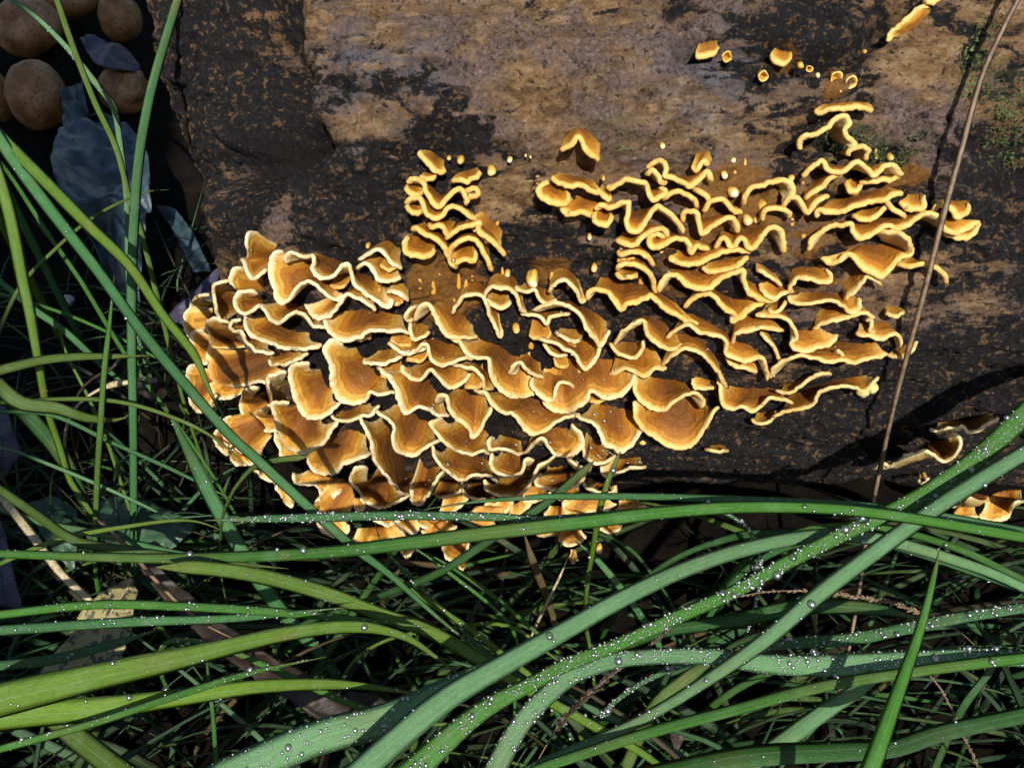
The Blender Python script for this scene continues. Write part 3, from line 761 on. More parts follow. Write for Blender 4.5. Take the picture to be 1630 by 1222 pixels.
 ('G', 'peaked roof-shaped', '303,355 310,285 380,260 470,220 550,155 605,138 617,190 590,230 610,280 655,320 625,362', None, 13),
 ('G', 'small notched', '608,402 620,365 660,345 720,340 747,380 720,428', None, 11),
 ('G', 'broad wave-edged', '312,527 360,480 420,430 450,430 480,480 540,512 600,490 660,440 710,470 760,522 810,500 860,460 920,480 948,520', None, 14),
 ('G', 'pale lower-flanged', '690,575 760,572 830,560 890,562 948,525', '720,545 900,520', 9),
 ('G', 'steep diagonal', '333,682 400,640 450,600 500,550 572,530', None, 12),
 ('G', 'tick-shaped', '178,732 220,680 270,670 310,720 350,777 385,740 420,690 482,660', None, 13),
 ('G', 'thick straight', '396,790 420,755 500,762 580,755 640,732 740,702 830,690 900,650 965,642', '450,700 900,600', 14),
 ('G', 'hidden lower', '638,790 700,817 770,802 830,760 872,738', '660,755 850,720', 9),
 ('G', 'thin slanting', '858,688 900,740 950,770 992,792', None, 10),
 ('G', 'longest rippling', '358,1012 370,950 430,890 510,850 580,850 630,845 650,900 690,942 750,920 800,880 860,845 930,870 1000,850 1060,800 1110,770 1170,775 1210,800 1215,860 1280,892 1350,885 1420,850 1457,818', None, 14),
 ('G', 'white-bellied end', '1230,900 1300,932 1370,937 1430,892 1457,830', '1250,870 1440,820', 10),
 ('G', 'wide sagging', '438,1063 500,1092 570,1060 620,1040 670,1080 720,1130 780,1167 830,1182 890,1120 950,1050 1010,1045 1022,990', '620,1000 800,950 940,990', 15),
 ('G', 'white turned-up', '798,898 870,888 940,900 1000,950 1022,1000 990,1032', '810,935 950,1010', 17),
 ('G', 'low yellow-edged', '938,1088 980,1122 1060,1110 1130,1112 1200,1140 1247,1180 1240,1222', '960,1050 1180,1085', 12),
 ('G', 'small pale dewy', '948,698 990,742 1050,752 1112,730 1092,660', '990,645 1080,635', 10),
 ('G', 'stalk-crossed small', '1150,762 1200,725 1270,735 1320,792 1370,770 1397,710', '1190,690 1370,685', 11),
 ('G', 'left-hand ruffled', '-76,705 -36,625 40,600 130,570 200,550 250,600 235,665 185,692', None, 13),
 ('G', 'low bow-shaped', '48,812 70,760 150,740 222,760 220,795', None, 11),
 ('G', 'dark sunken', '600,560 605,610 640,635 680,610 685,570', '610,550 670,550', 8),
 # -- H
 ('H', 'loose tongue-shaped', '218,183 235,230 290,280 330,325 380,337 407,310', '290,190 400,260', 8),
 ('H', 'top zigzag', '130,402 180,385 240,420 270,490 310,550 350,592 400,540 450,490 500,455 530,480 572,540 550,567', None, 13),
 ('H', 'pale rounded upper', '118,430 140,480 200,502 247,490', '140,400 235,430', 11),
 ('H', 'tiny ring-shaped', '538,470 580,450 630,460 642,500 600,512 570,490', None, 10),
 ('H', 'second-tier waved', '125,562 150,520 210,520 240,580 270,640 320,672 380,650 410,600 470,590 530,610 580,650 632,682', None, 13),
 ('H', 'pale rounded lower', '118,570 150,622 210,627 247,600', '140,540 230,560', 11),
 ('H', 'short pointed', '273,713 320,742 370,720 400,760 412,802', '340,680 490,690', 12),
 ('H', 'long angular', '398,802 450,770 530,730 600,710 662,700 640,750 680,800 740,840 780,890 824,932', None, 13),
 ('H', 'drooping narrow', '158,748 200,735 260,790 330,820 380,860 410,920 440,1000 482,1022', None, 13),
 ('H', 'wide fan-shaped pale', '135,785 105,860 130,932 210,940 290,940 334,890', '180,745 350,840', 12),
 ('H', 'tall hoop-like', '428,962 440,900 490,840 560,820 620,830 660,890 700,950 732,1038', None, 14),
 ('H', 'pale flap-like', '438,958 480,992 540,970 610,972 622,900', '470,850 610,850', 12),
 ('H', 'small curled top', '453,402 520,385 560,410 580,390 640,370 665,330', '490,350 650,310', 9),
 ('H', 'half-hidden white', '222,392 270,392 332,370', '250,345 330,345', 8),
 ('H', 'orange side', '560,680 640,780 720,820 800,850', '660,600 820,760', 7),
 # -- T
 ('T', 'fluted sleeve-like', '98,320 112,350 155,360 205,340 240,320 245,290', '110,300 180,268 235,270', 6),
 ('T', 'jagged leaf-shaped', '1298,255 1320,190 1380,140 1430,100 1470,60 1500,40 1548,35', '1320,240 1450,200 1520,130 1548,60', 7),
 ('T', 'flat orange', '565,335 600,385 660,395 705,360', '580,315 700,330', 5),
 ('T', 'golden edge-on', '1515,15 1560,20 1610,5', '1520,-5 1600,-12', 7),
 # -- U
 ('U', 'long arching loose', '215,640 300,600 370,630 440,590 500,520 580,515 650,480 720,495 800,560 850,588 930,540 985,460 995,380 940,320 890,335', '450,480 640,430 760,360 890,320', 14),
 ('U', 'low shelf-like', '715,290 790,315 860,295 960,285 1010,265 1060,310 1150,300 1230,250 1332,185', '750,200 1000,200 1180,145 1310,165', 13),
 ('U', 'small pale knob-like', '612,740 640,780 690,765 700,720', '625,620 680,650', 8),
 ('U', 'lobed rust-coloured', '1160,1040 1175,1090 1250,1120 1310,1090 1360,1100 1420,1060 1450,980 1500,930 1555,930', '1200,920 1350,840 1555,830', 14),
 ('U', 'long pinkish waved', '880,985 950,980 1020,920 1090,890 1150,920 1240,940', '960,890 1100,850 1260,900', 12),
 ('U', 'dark crumpled', '900,1060 990,1090 1080,1090 1150,1060', '940,1000 1120,940', 9),
]

def fungus_mesh(R3, A3, h, pale, seed, thick=0.0017):
    """sheet from the attachment line A3 to the wavy rim R3, with thickness and a rounded lip"""
    ns = len(R3)
    n = n_log(A3)
    Rs = gsmooth(R3, max(1.5, ns / 9))
    L = np.linalg.norm(R3 - A3, axis=1)
    nt = int(np.clip(L.mean() / 0.0011, 8, 22))
    t = np.linspace(0, 1, nt)
    C = 0.5 * (A3 + Rs) + n * (0.22 * L)[:, None]
    tt = t[None, :, None]
    S = A3[:, None] * (1 - tt) ** 2 + C[:, None] * (2 * tt * (1 - tt)) + Rs[:, None] * tt ** 2
    S = S + (R3 - Rs)[:, None] * (tt ** 1.7)
    # fine irregularity across the cap, fading at the root
    flat = S.reshape(-1, 3)
    nz = (0.00055 * fbm(flat * 180 + seed, 3, 50) + 0.0003 * fbm(flat * 600 + seed, 2, 57)).reshape(ns, nt)
    du = np.gradient(S, axis=0); dv = np.gradient(S, axis=1)
    N = unit(np.cross(du, dv))
    # the upper side faces up / towards the light
    flip = np.sign((N * np.array([0, -0.45, 0.9])).sum(-1).mean())
    N = N * (flip if flip != 0 else 1)
    N = unit(gsmooth(N.reshape(ns, -1), 1.0).reshape(ns, nt, 3))
    S = S + N * (nz * (0.25 + 0.75 * t[None]))[..., None]
    # ragged lip
    out = unit(S[:, -1] - S[:, -3])
    S[:, -1] += out * (0.0005 * fbm(S[:, -1] * 900, 2, 61))[:, None]
    half = thick * (0.62 + 0.38 * t)[None, :, None] * 0.5
    top = S + N * half; bot = S - N * half
    rings = [top[:, k] for k in range(nt)]
    rd = [(1 - t[k]) * L for k in range(nt)]; un = [0.0] * nt
    hl = thick * 0.5
    for ang in (45, 90, 135):
        a = R_(ang)
        rings.append(S[:, -1] + N[:, -1] * hl * math.cos(a) + out * hl * 1.15 * math.sin(a))
        rd.append(0 * L); un.append(0.0 if ang < 100 else 0.35)
    for k in range(nt - 1, -1, -1):
        rings.append(bot[:, k]); rd.append((1 - t[k]) * L); un.append(1.0 if k < nt - 1 else 0.6)
    V = np.stack(rings, 1)                                  # ns x nr x 3
    nr = V.shape[1]
    f = grid_faces(ns, nr, True)
    if flip < 0: pass
    caps = []
    for i in (0, ns - 1):                                    # close the two ends
        for k in range(nt - 1):
            b0 = nr - 1 - k
            q = [i * nr + k, i * nr + k + 1, i * nr + b0 - 1, i * nr + b0]
            caps.append(q if i else q[::-1])
        q = [i * nr + nt - 1, i * nr + nt, i * nr + nt + 1, i * nr + nt + 2, i * nr + nt + 3]
        caps.append(q if i else q[::-1])
    along = np.r_[0, np.cumsum(np.linalg.norm(np.diff(Rs, axis=0), axis=1))]
    at = dict(rimd=np.stack([np.broadcast_to(x, ns) for x in rd], 1).ravel(),
              under=np.stack([np.full(ns, x) for x in un], 1).ravel(),
              along=np.repeat(along, nr), pale=np.full(ns * nr, pale))
    # distance to the two side ends also counts as distance to the rim
    e = np.minimum(along, along[-1] - along)
    at['rimd'] = np.minimum(at['rimd'], np.repeat(e * 0.9 + 0.0006, nr))
    return V.reshape(-1, 3), f.tolist() + caps, at

def cv(reg, s):
    x0, y0, sc = REG[reg][:3]
    return np.array([(x0 + float(a.split(',')[0]) / sc, y0 + float(a.split(',')[1]) / sc) for a in s.split()])

# small inner brackets tucked under the lips of the dense mass
fr = np.random.default_rng(21)
INNER = []
for ent in FUNGI:
    if ent[0] in 'ABCD' and fr.uniform() < 0.62:
        q = cv(ent[0], ent[2]); m = q[len(q) // 2] + np.array([fr.uniform(-22, 22), fr.uniform(9, 24)])
        if not (335 < m[0] < 1010 and 420 < m[1] < 850) or (m[0] > 730 and m[1] < 520): continue
        hp = trace([m], 0.009); fc = float((n_log(hp) * -unit(rays([m]))).sum())
        if fc < 0.62 or abs(sd_log(hp)[0] - 0.009) > 5e-4: continue
        w = fr.uniform(9, 19); sg = fr.uniform(3, 9); tl = fr.uniform(-5, 5)
        INNER.append(np.array([(m[0] - w, m[1] - sg - tl), (m[0] - w * .5, m[1] + fr.uniform(-2, 3)), (m[0], m[1] + fr.uniform(-3, 3)), (m[0] + w * .5, m[1] + fr.uniform(-3, 3)), (m[0] + w, m[1] - sg + tl)]))

COUNT = 0
for ent in FUNGI + [('I', p_, None, None, 9) for p_ in INNER]:
    reg, phrase, rim, root = ent[:4]
    h = (ent[4] if len(ent) > 4 else REG[reg][3]) / 1000.0
    inner = reg == 'I'
    pale = 0.35 if inner else REG[reg][4]
    COUNT += 1
    rp = phrase if inner else cv(reg, rim)
    rp = spline(rp, max(14, int(plen(rp) / 3.0)))
    ns = len(rp)
    s = np.linspace(0, 1, ns)
    hs = h * (0.62 + 0.38 * np.sin(math.pi * np.clip(s, 0, 1)) ** 0.6)
    hs = hs * (1 + 0.10 * fbm(np.stack([s * 6 + COUNT * 3.1, 0 * s, 0 * s], 1), 2, 70))
    R3 = trace(rp, hs)
    R3 = gsmooth(R3, 0.7)
    R3 = R3 + UPV * (0.0007 * fbm(R3 * 170, 2, 71) + 0.0004 * fbm(R3 * 480, 2, 72))[:, None] + RGT * (0.0006 * fbm(R3 * 190 + 9, 2, 73))[:, None]
    if root is not None:
        ap = spline(cv(reg, root), ns)
        A3 = trace(ap, 0.0)
        A3 = trace(ap, disp(A3) - 0.003)
        A3 = gsmooth(A3, ns / 10)
    else:
        B = gsmooth(R3, ns / 7)
        n = n_log(B)
        up = UPV - (n @ UPV)[:, None] * n
        lift = (0.38 if inner else 0.16) * h
        B = B * 0.86 + B.mean(0) * 0.14 + up * lift
        for _ in range(3):
            n = n_log(B)
            B = B - n * (sd_log(B) - disp(B) + 0.003)[:, None]
        A3 = B
    V, F, at = fungus_mesh(R3, A3, h, pale, COUNT * 1.7, 0.0021 if reg in 'EGHT' else 0.0016)
    if inner: at['rimd'] = at['rimd'] + 0.0014
    base = A3.mean(0)
    o = mesh_obj('bracket_fungus', V - base, F, M['fungus'], attrs=at)
    o.location = base
    tone = 'tawny pale-rimmed' if pale > 0.5 else 'golden yellow'
    if inner:
        tag(o, 'little orange-brown bracket tucked under the lips of larger ones', 'bracket fungus', 'inner brackets of the dense mass')
        continue
    tag(o, '%s %s bracket %s' % (phrase, 'tawny' if pale > 0.5 else 'golden', REG[reg][5]), 'bracket fungus', 'bracket fungi growing on the log')

# ------------------------------------------------------------------ young fungus buds and crust drips
def blob_mesh(P, axis, L, r, seed, flat=1.0, side=None, nu=12, nv=9):
    axis = unit(axis); side = unit(np.cross(axis, [0.3, 0.8, 0.5])) if side is None else side
    w = np.cross(axis, side)
    V, tipv = [], []
    for j in range(nv):
        f = j / (nv - 1)
        a = f * math.pi
        rr = math.sin(a) ** 0.75 * r * (0.75 + 0.5 * f)
        for i in range(nu):
            b = 2 * math.pi * i / nu
            q = P + axis * (L * (1 - math.cos(a)) * 0.5) + side * rr * math.cos(b) + w * rr * flat * math.sin(b)
            V.append(q); tipv.append(f)
    V = np.array(V)
    V = V + 0.34 * r * np.stack([fbm(V * 320 + seed, 2, k) for k in (3, 5, 7)], 1)
    f = grid_faces(nv, nu, True).tolist()
    return V, f, np.array(tipv)

def cup_mesh(P, axis, L, r, seed, nu=14):
    axis = unit(axis); side = unit(np.cross(axis, [0.3, 0.8, 0.5])); w = np.cross(axis, side)
    prof = [(-0.1, 0.05), (-0.05, 0.5), (0.3, 0.62), (0.65, 0.8), (0.92, 1.0), (1.02, 0.97), (1.0, 0.78), (0.82, 0.55), (0.6, 0.3), (0.55, 0.03)]
    V, tv = [], []
    for f, q in prof:
        for i in range(nu):
            b = 2 * math.pi * i / nu; sq = 1 + 0.22 * math.sin(2 * b + seed)
            V.append(P + axis * L * f * (1 + 0.10 * math.sin(3 * b + seed)) + (side * math.cos(b) * sq + w * math.sin(b) / sq) * r * q); tv.append(min(1, max(0, f)) * (0.45 if q < 0.7 and f > 0.5 else 1))
    V = np.array(V); V = V + 0.12 * r * np.stack([fbm(V * 420 + seed, 2, k) for k in (3, 5, 7)], 1)
    return V, grid_faces(len(prof), nu, True).tolist(), np.array(tv)

BUDS = [('E', 1325, 330, 46, 1.0), ('E', 1268, 225, 30, 1.0), ('E', 1325, 130, 26, 1.0), ('E', 870, 38, 26, .9), ('E', 400, 625, 22, .9), ('E', 430, 820, 30, .8),
        ('E', 28, 885, 60, 1.0), ('E', 1412, 505, 44, .8), ('E', 1478, 505, 32, .6), ('E', 60, 250, 36, .5), ('E', 490, 245, 20, .4), ('E', 1520, 420, 34, .3),
        ('H', 865, 232, 30, .95), ('H', 735, 305, 46, .7), ('H', 512, 232, 40, .35), ('H', 430, 222, 22, .35), ('H', 980, 207, 14, .95), ('H', 1016, 217, 12, .95),
        ('H', 970, 350, 18, .5), ('H', 1068, 372, 40, .4), ('H', 850, 1045, 30, .95), ('H', 830, 1125, 34, .95), ('H', 1440, 790, 22, .9), ('H', 265, 365, 34, .6),
        ('T', 285, 340, 38, .55), ('T', 505, 455, 40, .8), ('T', 545, 515, 15, .9), ('T', 792, 415, 30, .85), ('T', 853, 460, 20, .9), ('T', 950, 462, 44, .75), ('T', 1042, 490, 44, .85),
        ('T', 992, 555, 15, .6), ('T', 742, 400, 28, .2), ('T', 1140, 318, 18, .1), ('G', 232, 528, 34, .4), ('G', 45, 700, 40, .35), ('G', 640, 600, 38, .25), ('G', 875, 395, 26, .5),
        ('C', 855, 130, 40, .45), ('C', 740, 470, 34, .4), ('C', 1040, 545, 40, .75), ('C', 685, 125, 26, .9), ('C', 665, 205, 26, .95), ('F', 1340, 605, 50, .85), ('F', 1390, 595, 40, .8),
        ('D', 1460, 350, 30, .5), ('D', 1290, 665, 30, .8), ('D', 1200, 1020, 26, .9), ('A', 1250, 150, 22, .3)]
for k, (reg, x, y, sz, tip) in enumerate(BUDS):
    x0, y0, sc = REG[reg][:3]
    px = np.array([[x0 + x / sc, y0 + y / sc]])
    P = surf(px, -0.002)[0]
    n = n_log(P[None])[0]
    r = sz / sc / FPX * np.linalg.norm(P - CAM) * 0.80
    ax = unit(n * 0.8 - UPV * 0.55)
    if reg == 'T' and sz >= 28 and tip > 0.5:
        V, F, tv = cup_mesh(P, ax, r * 2.2 + 0.002, r * 0.9, k * 5.3); tv = tv * 0.72
    else:
        V, F, tv = blob_mesh(P, ax, r * 2.6 + 0.001, r * 0.85, k * 5.3)
    V = V - ax * r * 0.6
    big = 'white-tipped' if tip > 0.75 else ('yellow' if tip > 0.35 else 'dark orange')
    where = REG[reg][5]
    o = mesh_obj('fungus_bud', V - P, F, M['bud'], attrs=dict(tip=tv * (0.35 + 0.7 * tip)))
    o.location = P
    size = 'plump' if sz >= 44 else 'small' if sz >= 28 else 'pinhead'
    tag(o, '%s %s fungus bud %s' % (size, big, where), 'fungus bud', '%s %s fungus buds %s' % (size, big, where))

CR = [(655, 432, 14, 6), (668, 452, 18, 8), (690, 458, 24, 9), (704, 470, 20, 8), (716, 462, 16, 8), (730, 448, 26, 6), (742, 456, 22, 7), (752, 440, 16, 6), (700, 440, 12, 6), (764, 462, 18, 7),
      (676, 476, 16, 7), (722, 478, 14, 6), (790, 448, 20, 6), (800, 432, 14, 5), (776, 368, 22, 9), (784, 388, 24, 8), (792, 352, 14, 6), (775, 330, 14, 6), (878, 440, 16, 7), (905, 455, 14, 7),
      (956, 448, 12, 6), (1020, 452, 22, 9), (1045, 425, 26, 9), (1052, 400, 18, 8), (1262, 350, 20, 8), (1278, 300, 24, 7), (1216, 325, 14, 7), (1170, 280, 24, 6), (1186, 262, 20, 5),
      (1113, 606, 24, 12), (955, 548, 14, 9), (845, 550, 14, 8), (752, 500, 16, 8), (1395, 245, 16, 5), (1280, 370, 18, 8), (1130, 255, 14, 6), (905, 500, 14, 7), (1345, 500, 14, 6)]
for k, (x, y, l, w) in enumerate(CR):
    P = surf([(x, y)], -0.001)[0]
    n = n_log(P[None])[0]
    dn = unit(-UPV + n * (n @ UPV))
    sd = unit(np.cross(n, dn))
    sc = np.linalg.norm(P - CAM) / FPX
    V, F, tv = blob_mesh(P - dn * l * sc * 0.5, dn, l * sc, w * sc * 0.5, k * 3.3, 0.45, sd)
    o = mesh_obj('fungus_crust', V - P, F, M['bud'], attrs=dict(tip=tv * 0.30))
    o.location = P
    where = ('below the small tower' if x < 812 and y > 425 else 'on the flank of the small tower' if x < 812 else 'beside the dark hollow of the dense mass' if x < 1000 and y > 480
             else 'on bare bark above the dense mass' if x < 1000 else 'left of the long gently waved bracket' if x < 1060 else 'under the dewy rainbow-shaped bracket' if y > 560
             else 'among the upper golden tiers' if x < 1260 else 'under the tick-shaped bracket' if x < 1300 else 'near the peaked roof-shaped bracket')
    tag(o, '%s orange drip of fungus crust %s' % ('long' if l >= 20 else 'short', where), 'fungus crust', '%s crust drips %s' % ('long' if l >= 20 else 'short', where))
# ------------------------------------------------------------------ grass blades
TINT = {'green': (0.056, 0.190, 0.017), 'dark': (0.024, 0.095, 0.013), 'teal': (0.062, 0.190, 0.056), 'grey': (0.130, 0.285, 0.115), 'lime': (0.125, 0.225, 0.016),
        'olive': (0.090, 0.150, 0.018), 'deep': (0.014, 0.050, 0.010), 'straw': (0.42, 0.35, 0.19), 'brown': (0.16, 0.09, 0.035)}
DEW = []                      # (point, normal, radius)

def blade_mesh(P, w, side, fold=0.28, th=0.00025):
    n = len(P)
    T = unit(np.gradient(P, axis=0))
    side = unit(side - (side * T).sum(1, keepdims=True) * T)
    N = np.cross(side, T)
    prof = [(-1, 0), (-.5, -.5), (0, -1), (.5, -.5), (1, 0)]
    rings, ac = [], []
    for a, b in prof:
        rings.append(P + side * (w * 0.5 * a)[:, None] + N * (w * 0.5 * fold * b)[:, None]); ac.append(a)
    for a, b in prof[3:0:-1]:
        rings.append(P + side * (w * 0.5 * a)[:, None] + N * (w * 0.5 * fold * b - th)[:, None]); ac.append(a)
    V = np.stack(rings, 1)
    nr = V.shape[1]
    F = grid_faces(n, nr, True).tolist()
    F += [list(range(nr))[::-1], [(n - 1) * nr + k for k in range(nr)]]
    L = np.r_[0, np.cumsum(np.linalg.norm(np.diff(P, axis=0), axis=1))]
    return V.reshape(-1, 3), F, np.tile(ac, n), np.repeat(L, nr), N, side

def blade_line(px, dep):
    px = np.asarray(px, float)
    n = max(12, int(plen(px) / 14))
    q = spline(px, n)
    d = np.interp(np.linspace(0, 1, n), np.linspace(0, 1, len(dep)), dep)
    d = gsmooth(d, n / 14)
    return at_depth(q, d)

def outside(p):
    return p[0] < 8 or p[0] > W0 - 8 or p[1] < 8 or p[1] > H0 - 8

def extend(P, px, w, root, tipfade):
    """carry a blade that leaves the picture on to its root in the soil and to a bent tip"""
    step = np.linalg.norm(P[1] - P[0])
    t = unit(P[0] - P[1]); add = []; p = P[0].copy(); wl = []
    k = 0
    while p[2] > -0.006 and k < 60:
        t = unit(t + np.array([0, 0, -0.16 if root else -0.10])); p = p + t * 0.006; add.append(p.copy()); k += 1
    if add:
        P = np.vstack([np.array(add)[::-1], P]); w = np.r_[np.full(len(add), w[0] * 0.9), w]
    if outside(px[-1]):
        t = unit(P[-1] - P[-2]); add = []; p = P[-1].copy()
        for k in range(14):
            t = unit(t + np.array([0, 0, -0.10])); p = p + t * 0.006; add.append(p.copy())
        P = np.vstack([P, add]); w = np.r_[w, w[-1] * np.linspace(1, 0.05, 14)]
    return P, w

def blade_tint(c, n, nr, seed):
    s = np.linspace(0, 1, n)
    t = c[None] * (1 + 0.22 * fbm(np.stack([s * 5 + seed * 3.7, 0 * s, 0 * s], 1), 2, 78))[:, None]
    y = np.array([0.20, 0.17, 0.05])
    k = (sstep(0.90, 1.0, s) * 0.55 + 0.25 * sstep(0.25, 0.6, fbm(np.stack([s * 7 + seed * 5.1, 0 * s + 3, 0 * s], 1), 2, 79)))[:, None]
    k = np.clip(k, 0, 1) if c[0] < 0.3 else 0 * k
    return np.repeat(t * (1 - k) + y * k, nr, axis=0)

def add_blade(label, px, wpx, dep, tint, dew=0, taper=0.25, fold=0.16, twist=0.35, mat='grass', seed=0, name='grass_blade', cat='grass blade', basew=0.75):
    P = blade_line(px, dep)
    n = len(P)
    s = np.linspace(0, 1, n)
    sc = (P - CAM) @ FWD / FPX
    wp = np.interp(s, np.linspace(0, 1, len(wpx)), wpx) if isinstance(wpx, (list, tuple)) else np.full(n, float(wpx))
    w = wp * sc * (1 + 0.05 * fbm(np.stack([s * 9 + seed, 0 * s, 0 * s], 1), 2, 77))
    if not isinstance(wpx, (list, tuple)) and not outside(px[0]): w = w * (basew + (1 - basew) * sstep(0, 0.2, s))
    if not outside(px[-1]): w = w * np.clip((1 - s) / max(taper, 1e-3), 0.03, 1) ** 0.75
    P, w = extend(P, px, w, True, taper)
    n = len(P)
    view = unit(P - CAM)
    T = unit(np.gradient(P, axis=0))
    side = unit(np.cross(T, view))
    ang = twist * np.sin(np.linspace(0, 3.0, n) + seed * 1.3) + 0.25 * math.sin(seed * 7.1)
    sv = side * np.cos(ang)[:, None] + np.cross(T, side) * np.sin(ang)[:, None]
    V, F, ac, al, N, sd = blade_mesh(P, w / np.maximum(np.cos(ang), 0.6), sv, fold)
    base = P[0].copy()
    c = np.array(TINT[tint]) * (0.9 + 0.2 * ((seed * 37) % 10) / 10)
    o = mesh_obj(name, V - base, F, M[mat], attrs=dict(across=ac, along=al), cols=dict(tint=blade_tint(c, n, len(V) // n, seed)))
    o.location = base
    tag(o, label, cat, 'grass blades around the log' if cat == 'grass blade' else None)
    if dew:
        r = np.random.default_rng(seed + 100)
        L = np.r_[0, np.cumsum(np.linalg.norm(np.diff(P, axis=0), axis=1))]
        for _ in range(int(dew * (1.9 if dew > 300 else 1.3))):
            u = r.uniform(0.02, 0.98) * L[-1]; i = min(np.searchsorted(L, u), n - 1)
            a = r.uniform(-1, 1)
            nn = N[i] * (1 if N[i] @ (CAM - P[i]) > 0 else -1)
            kk = (1 if N[i] @ (CAM - P[i]) > 0 else -1)
            q = P[i] + sd[i] * w[i] * 0.5 * a * 0.95 - N[i] * w[i] * 0.5 * fold * (1 - abs(a))
            j = max(i - 1, 0)
            q = q + (P[j] - P[i]) * r.uniform(0, 1)
            DEW.append((q + nn * 0.00012, nn, r.lognormal(math.log(0.00029), 0.5)))
    return o

G = []
def g(label, px, w, dep, tint, dew=0, **kw):
    add_blade(label, px, w, dep, tint, dew, seed=len(G) + 1, **kw); G.append(label)

# blades crossing in front of the fungi
g('sparkling dew-frosted blade lying across the bottom of the fungus mass', [(1080, 806), (870, 826), (800, 823), (640, 820), (480, 824), (325, 828)], [8, 10, 14, 16, 15, 10], [.37, .345, .345, .34, .34], 'teal', 420, taper=.12)
g('thin taut dark green blade running level across the lowest brackets', [(1640, 848), (1450, 815), (1300, 801), (1060, 791), (890, 790), (825, 793), (745, 800), (655, 814)], [17, 17, 14, 12, 11, 8], [.36, .35, .35, .345, .35], 'teal', 60)
g('long smooth bright blade arching just under the fungus mass', [(-20, 880), (150, 886), (300, 888), (500, 880), (640, 865), (800, 845), (950, 828), (1060, 815), (1200, 807), (1380, 815), (1640, 857)], [14, 16, 20, 24, 23, 20, 18, 18], [.42, .38, .345, .335, .33, .33, .34], 'green', 90)
g('grey-green blade slanting down over the left tiers into the turf', [(-20, 190), (20, 252), (86, 341), (155, 430), (220, 520), (275, 588), (358, 684), (411, 733), (463, 781), (502, 817), (568, 875), (620, 914), (700, 985), (800, 1065)], [20, 20, 18, 17, 17, 16, 13, 9], [.44, .42, .40, .36, .35, .35, .37, .40], 'teal', 25)
g('lime blade slanting beside the grey one and ending on the brackets', [(-20, 196), (0, 217), (69, 286), (137, 355), (206, 423), (258, 499), (309, 564), (333, 620), (358, 668)], [20, 20, 18, 16, 14, 11], [.44, .41, .385, .37], 'lime', 0, taper=.2)
g('thin hairy stem standing upright against the lowest brackets', [(940, 1035), (933, 990), (935, 930), (945, 870), (955, 810), (970, 760), (988, 718)], [8, 9, 9, 11, 10, 8], [.43, .39, .37, .35, .345], 'lime', 40, taper=.05, fold=.8)
g('dark green blade rising at a slant onto the dewy brackets', [(500, 985), (560, 965), (620, 942), (700, 910), (766, 868), (823, 830), (870, 800), (905, 770), (946, 733)], [9, 11, 13, 14, 14, 14, 13], [.42, .385, .36, .35, .345], 'dark', 20, taper=.04)
g('small bent blade hooked over the lower left brackets', [(350, 880), (353, 830), (366, 791), (385, 762), (405, 743), (437, 733), (490, 727)], [4, 5, 6, 8, 11, 12], [.42, .38, .36, .352], 'olive', 0, taper=.03)
# left side
g('tall grey-green blade standing past the puffballs', [(213, 880), (213, 760), (212, 650), (210, 550), (210, 450), (214, 350), (222, 250), (240, 150), (262, 70), (288, -15)], [12, 13, 14, 15, 16, 16, 15, 13], [.50, .47, .45, .44, .44, .45], 'teal', 10)
g('slim lime stem leaning across the puffballs', [(282, 600), (250, 470), (228, 380), (205, 310), (185, 235), (150, 160), (115, 70), (86, -15)], [7, 9, 9, 10, 10, 10], [.52, .50, .49, .50], 'lime')
g('wet-edged narrow blade arching from the puffballs', [(203, 420), (203, 360), (200, 300), (190, 220), (180, 170), (150, 130), (110, 80), (60, 30), (5, -10)], [8, 9, 10, 11, 9, 7], [.55, .53, .52, .52], 'grey', 120)
g('thick pale lime stem beside the purple leaf', [(128, 790), (110, 760), (95, 710), (75, 650), (62, 580), (48, 500), (35, 440), (15, 340), (-15, 240)], [11, 12, 14, 16, 19, 21, 21, 20], [.50, .46, .44, .43], 'lime', 10, fold=.6)
g('thin dark blade slanting down behind the grey one', [(300, 700), (240, 620), (190, 550), (130, 450), (75, 370), (20, 285), (-15, 240)], [6, 8, 8, 8, 7], [.50, .48, .47], 'green')
g('fine arching blade looping across the blue-grey leaf', [(-15, 560), (30, 460), (90, 395), (150, 345), (225, 308), (270, 302)], [7, 7, 6, 6, 5], [.47, .46, .47], 'olive')
g('short level olive blade across the left turf', [(-20, 595), (60, 575), (120, 568), (190, 567), (240, 566)], [18, 16, 12, 8], [.44, .44, .46], 'olive')
g('upright slim blade with pointed tip left of the fungi', [(151, 880), (155, 760), (160, 680), (166, 590), (175, 510), (182, 438)], [8, 10, 10, 9, 8], [.49, .45, .44], 'green', 8)
g('level thin blade bending beneath the slanting stems', [(-20, 642), (100, 635), (180, 638), (250, 655), (330, 690), (400, 745)], [7, 8, 7, 6], [.46, .45, .47], 'olive')
g('broad olive blade sagging across the left turf', [(-20, 595), (30, 640), (90, 650), (140, 666), (190, 668), (210, 655)], [24, 24, 20, 14, 8], [.45, .45, .47], 'olive')
g('teal blade drooping from the left below the fungi', [(-20, 430), (50, 490), (100, 525), (150, 570), (230, 640)], [10, 12, 11, 8], [.48, .48, .50], 'teal')
g('thin low blade under the upright stem', [(-20, 462), (60, 485), (130, 510), (210, 548), (300, 600)], [6, 6, 6, 5], [.49, .49, .50], 'green')
g('wide blue-green blade running down beside the blunt log end', [(500, 1030), (430, 950), (380, 870), (340, 800), (300, 720), (262, 642)], [22, 24, 24, 22, 15], [.47, .44, .44, .47], 'teal', 30)
g('broad dark blade slanting behind the thick lime stem', [(135, 800), (100, 730), (60, 680), (20, 640), (-15, 610)], [18, 24, 26, 26], [.50, .48, .47], 'dark')
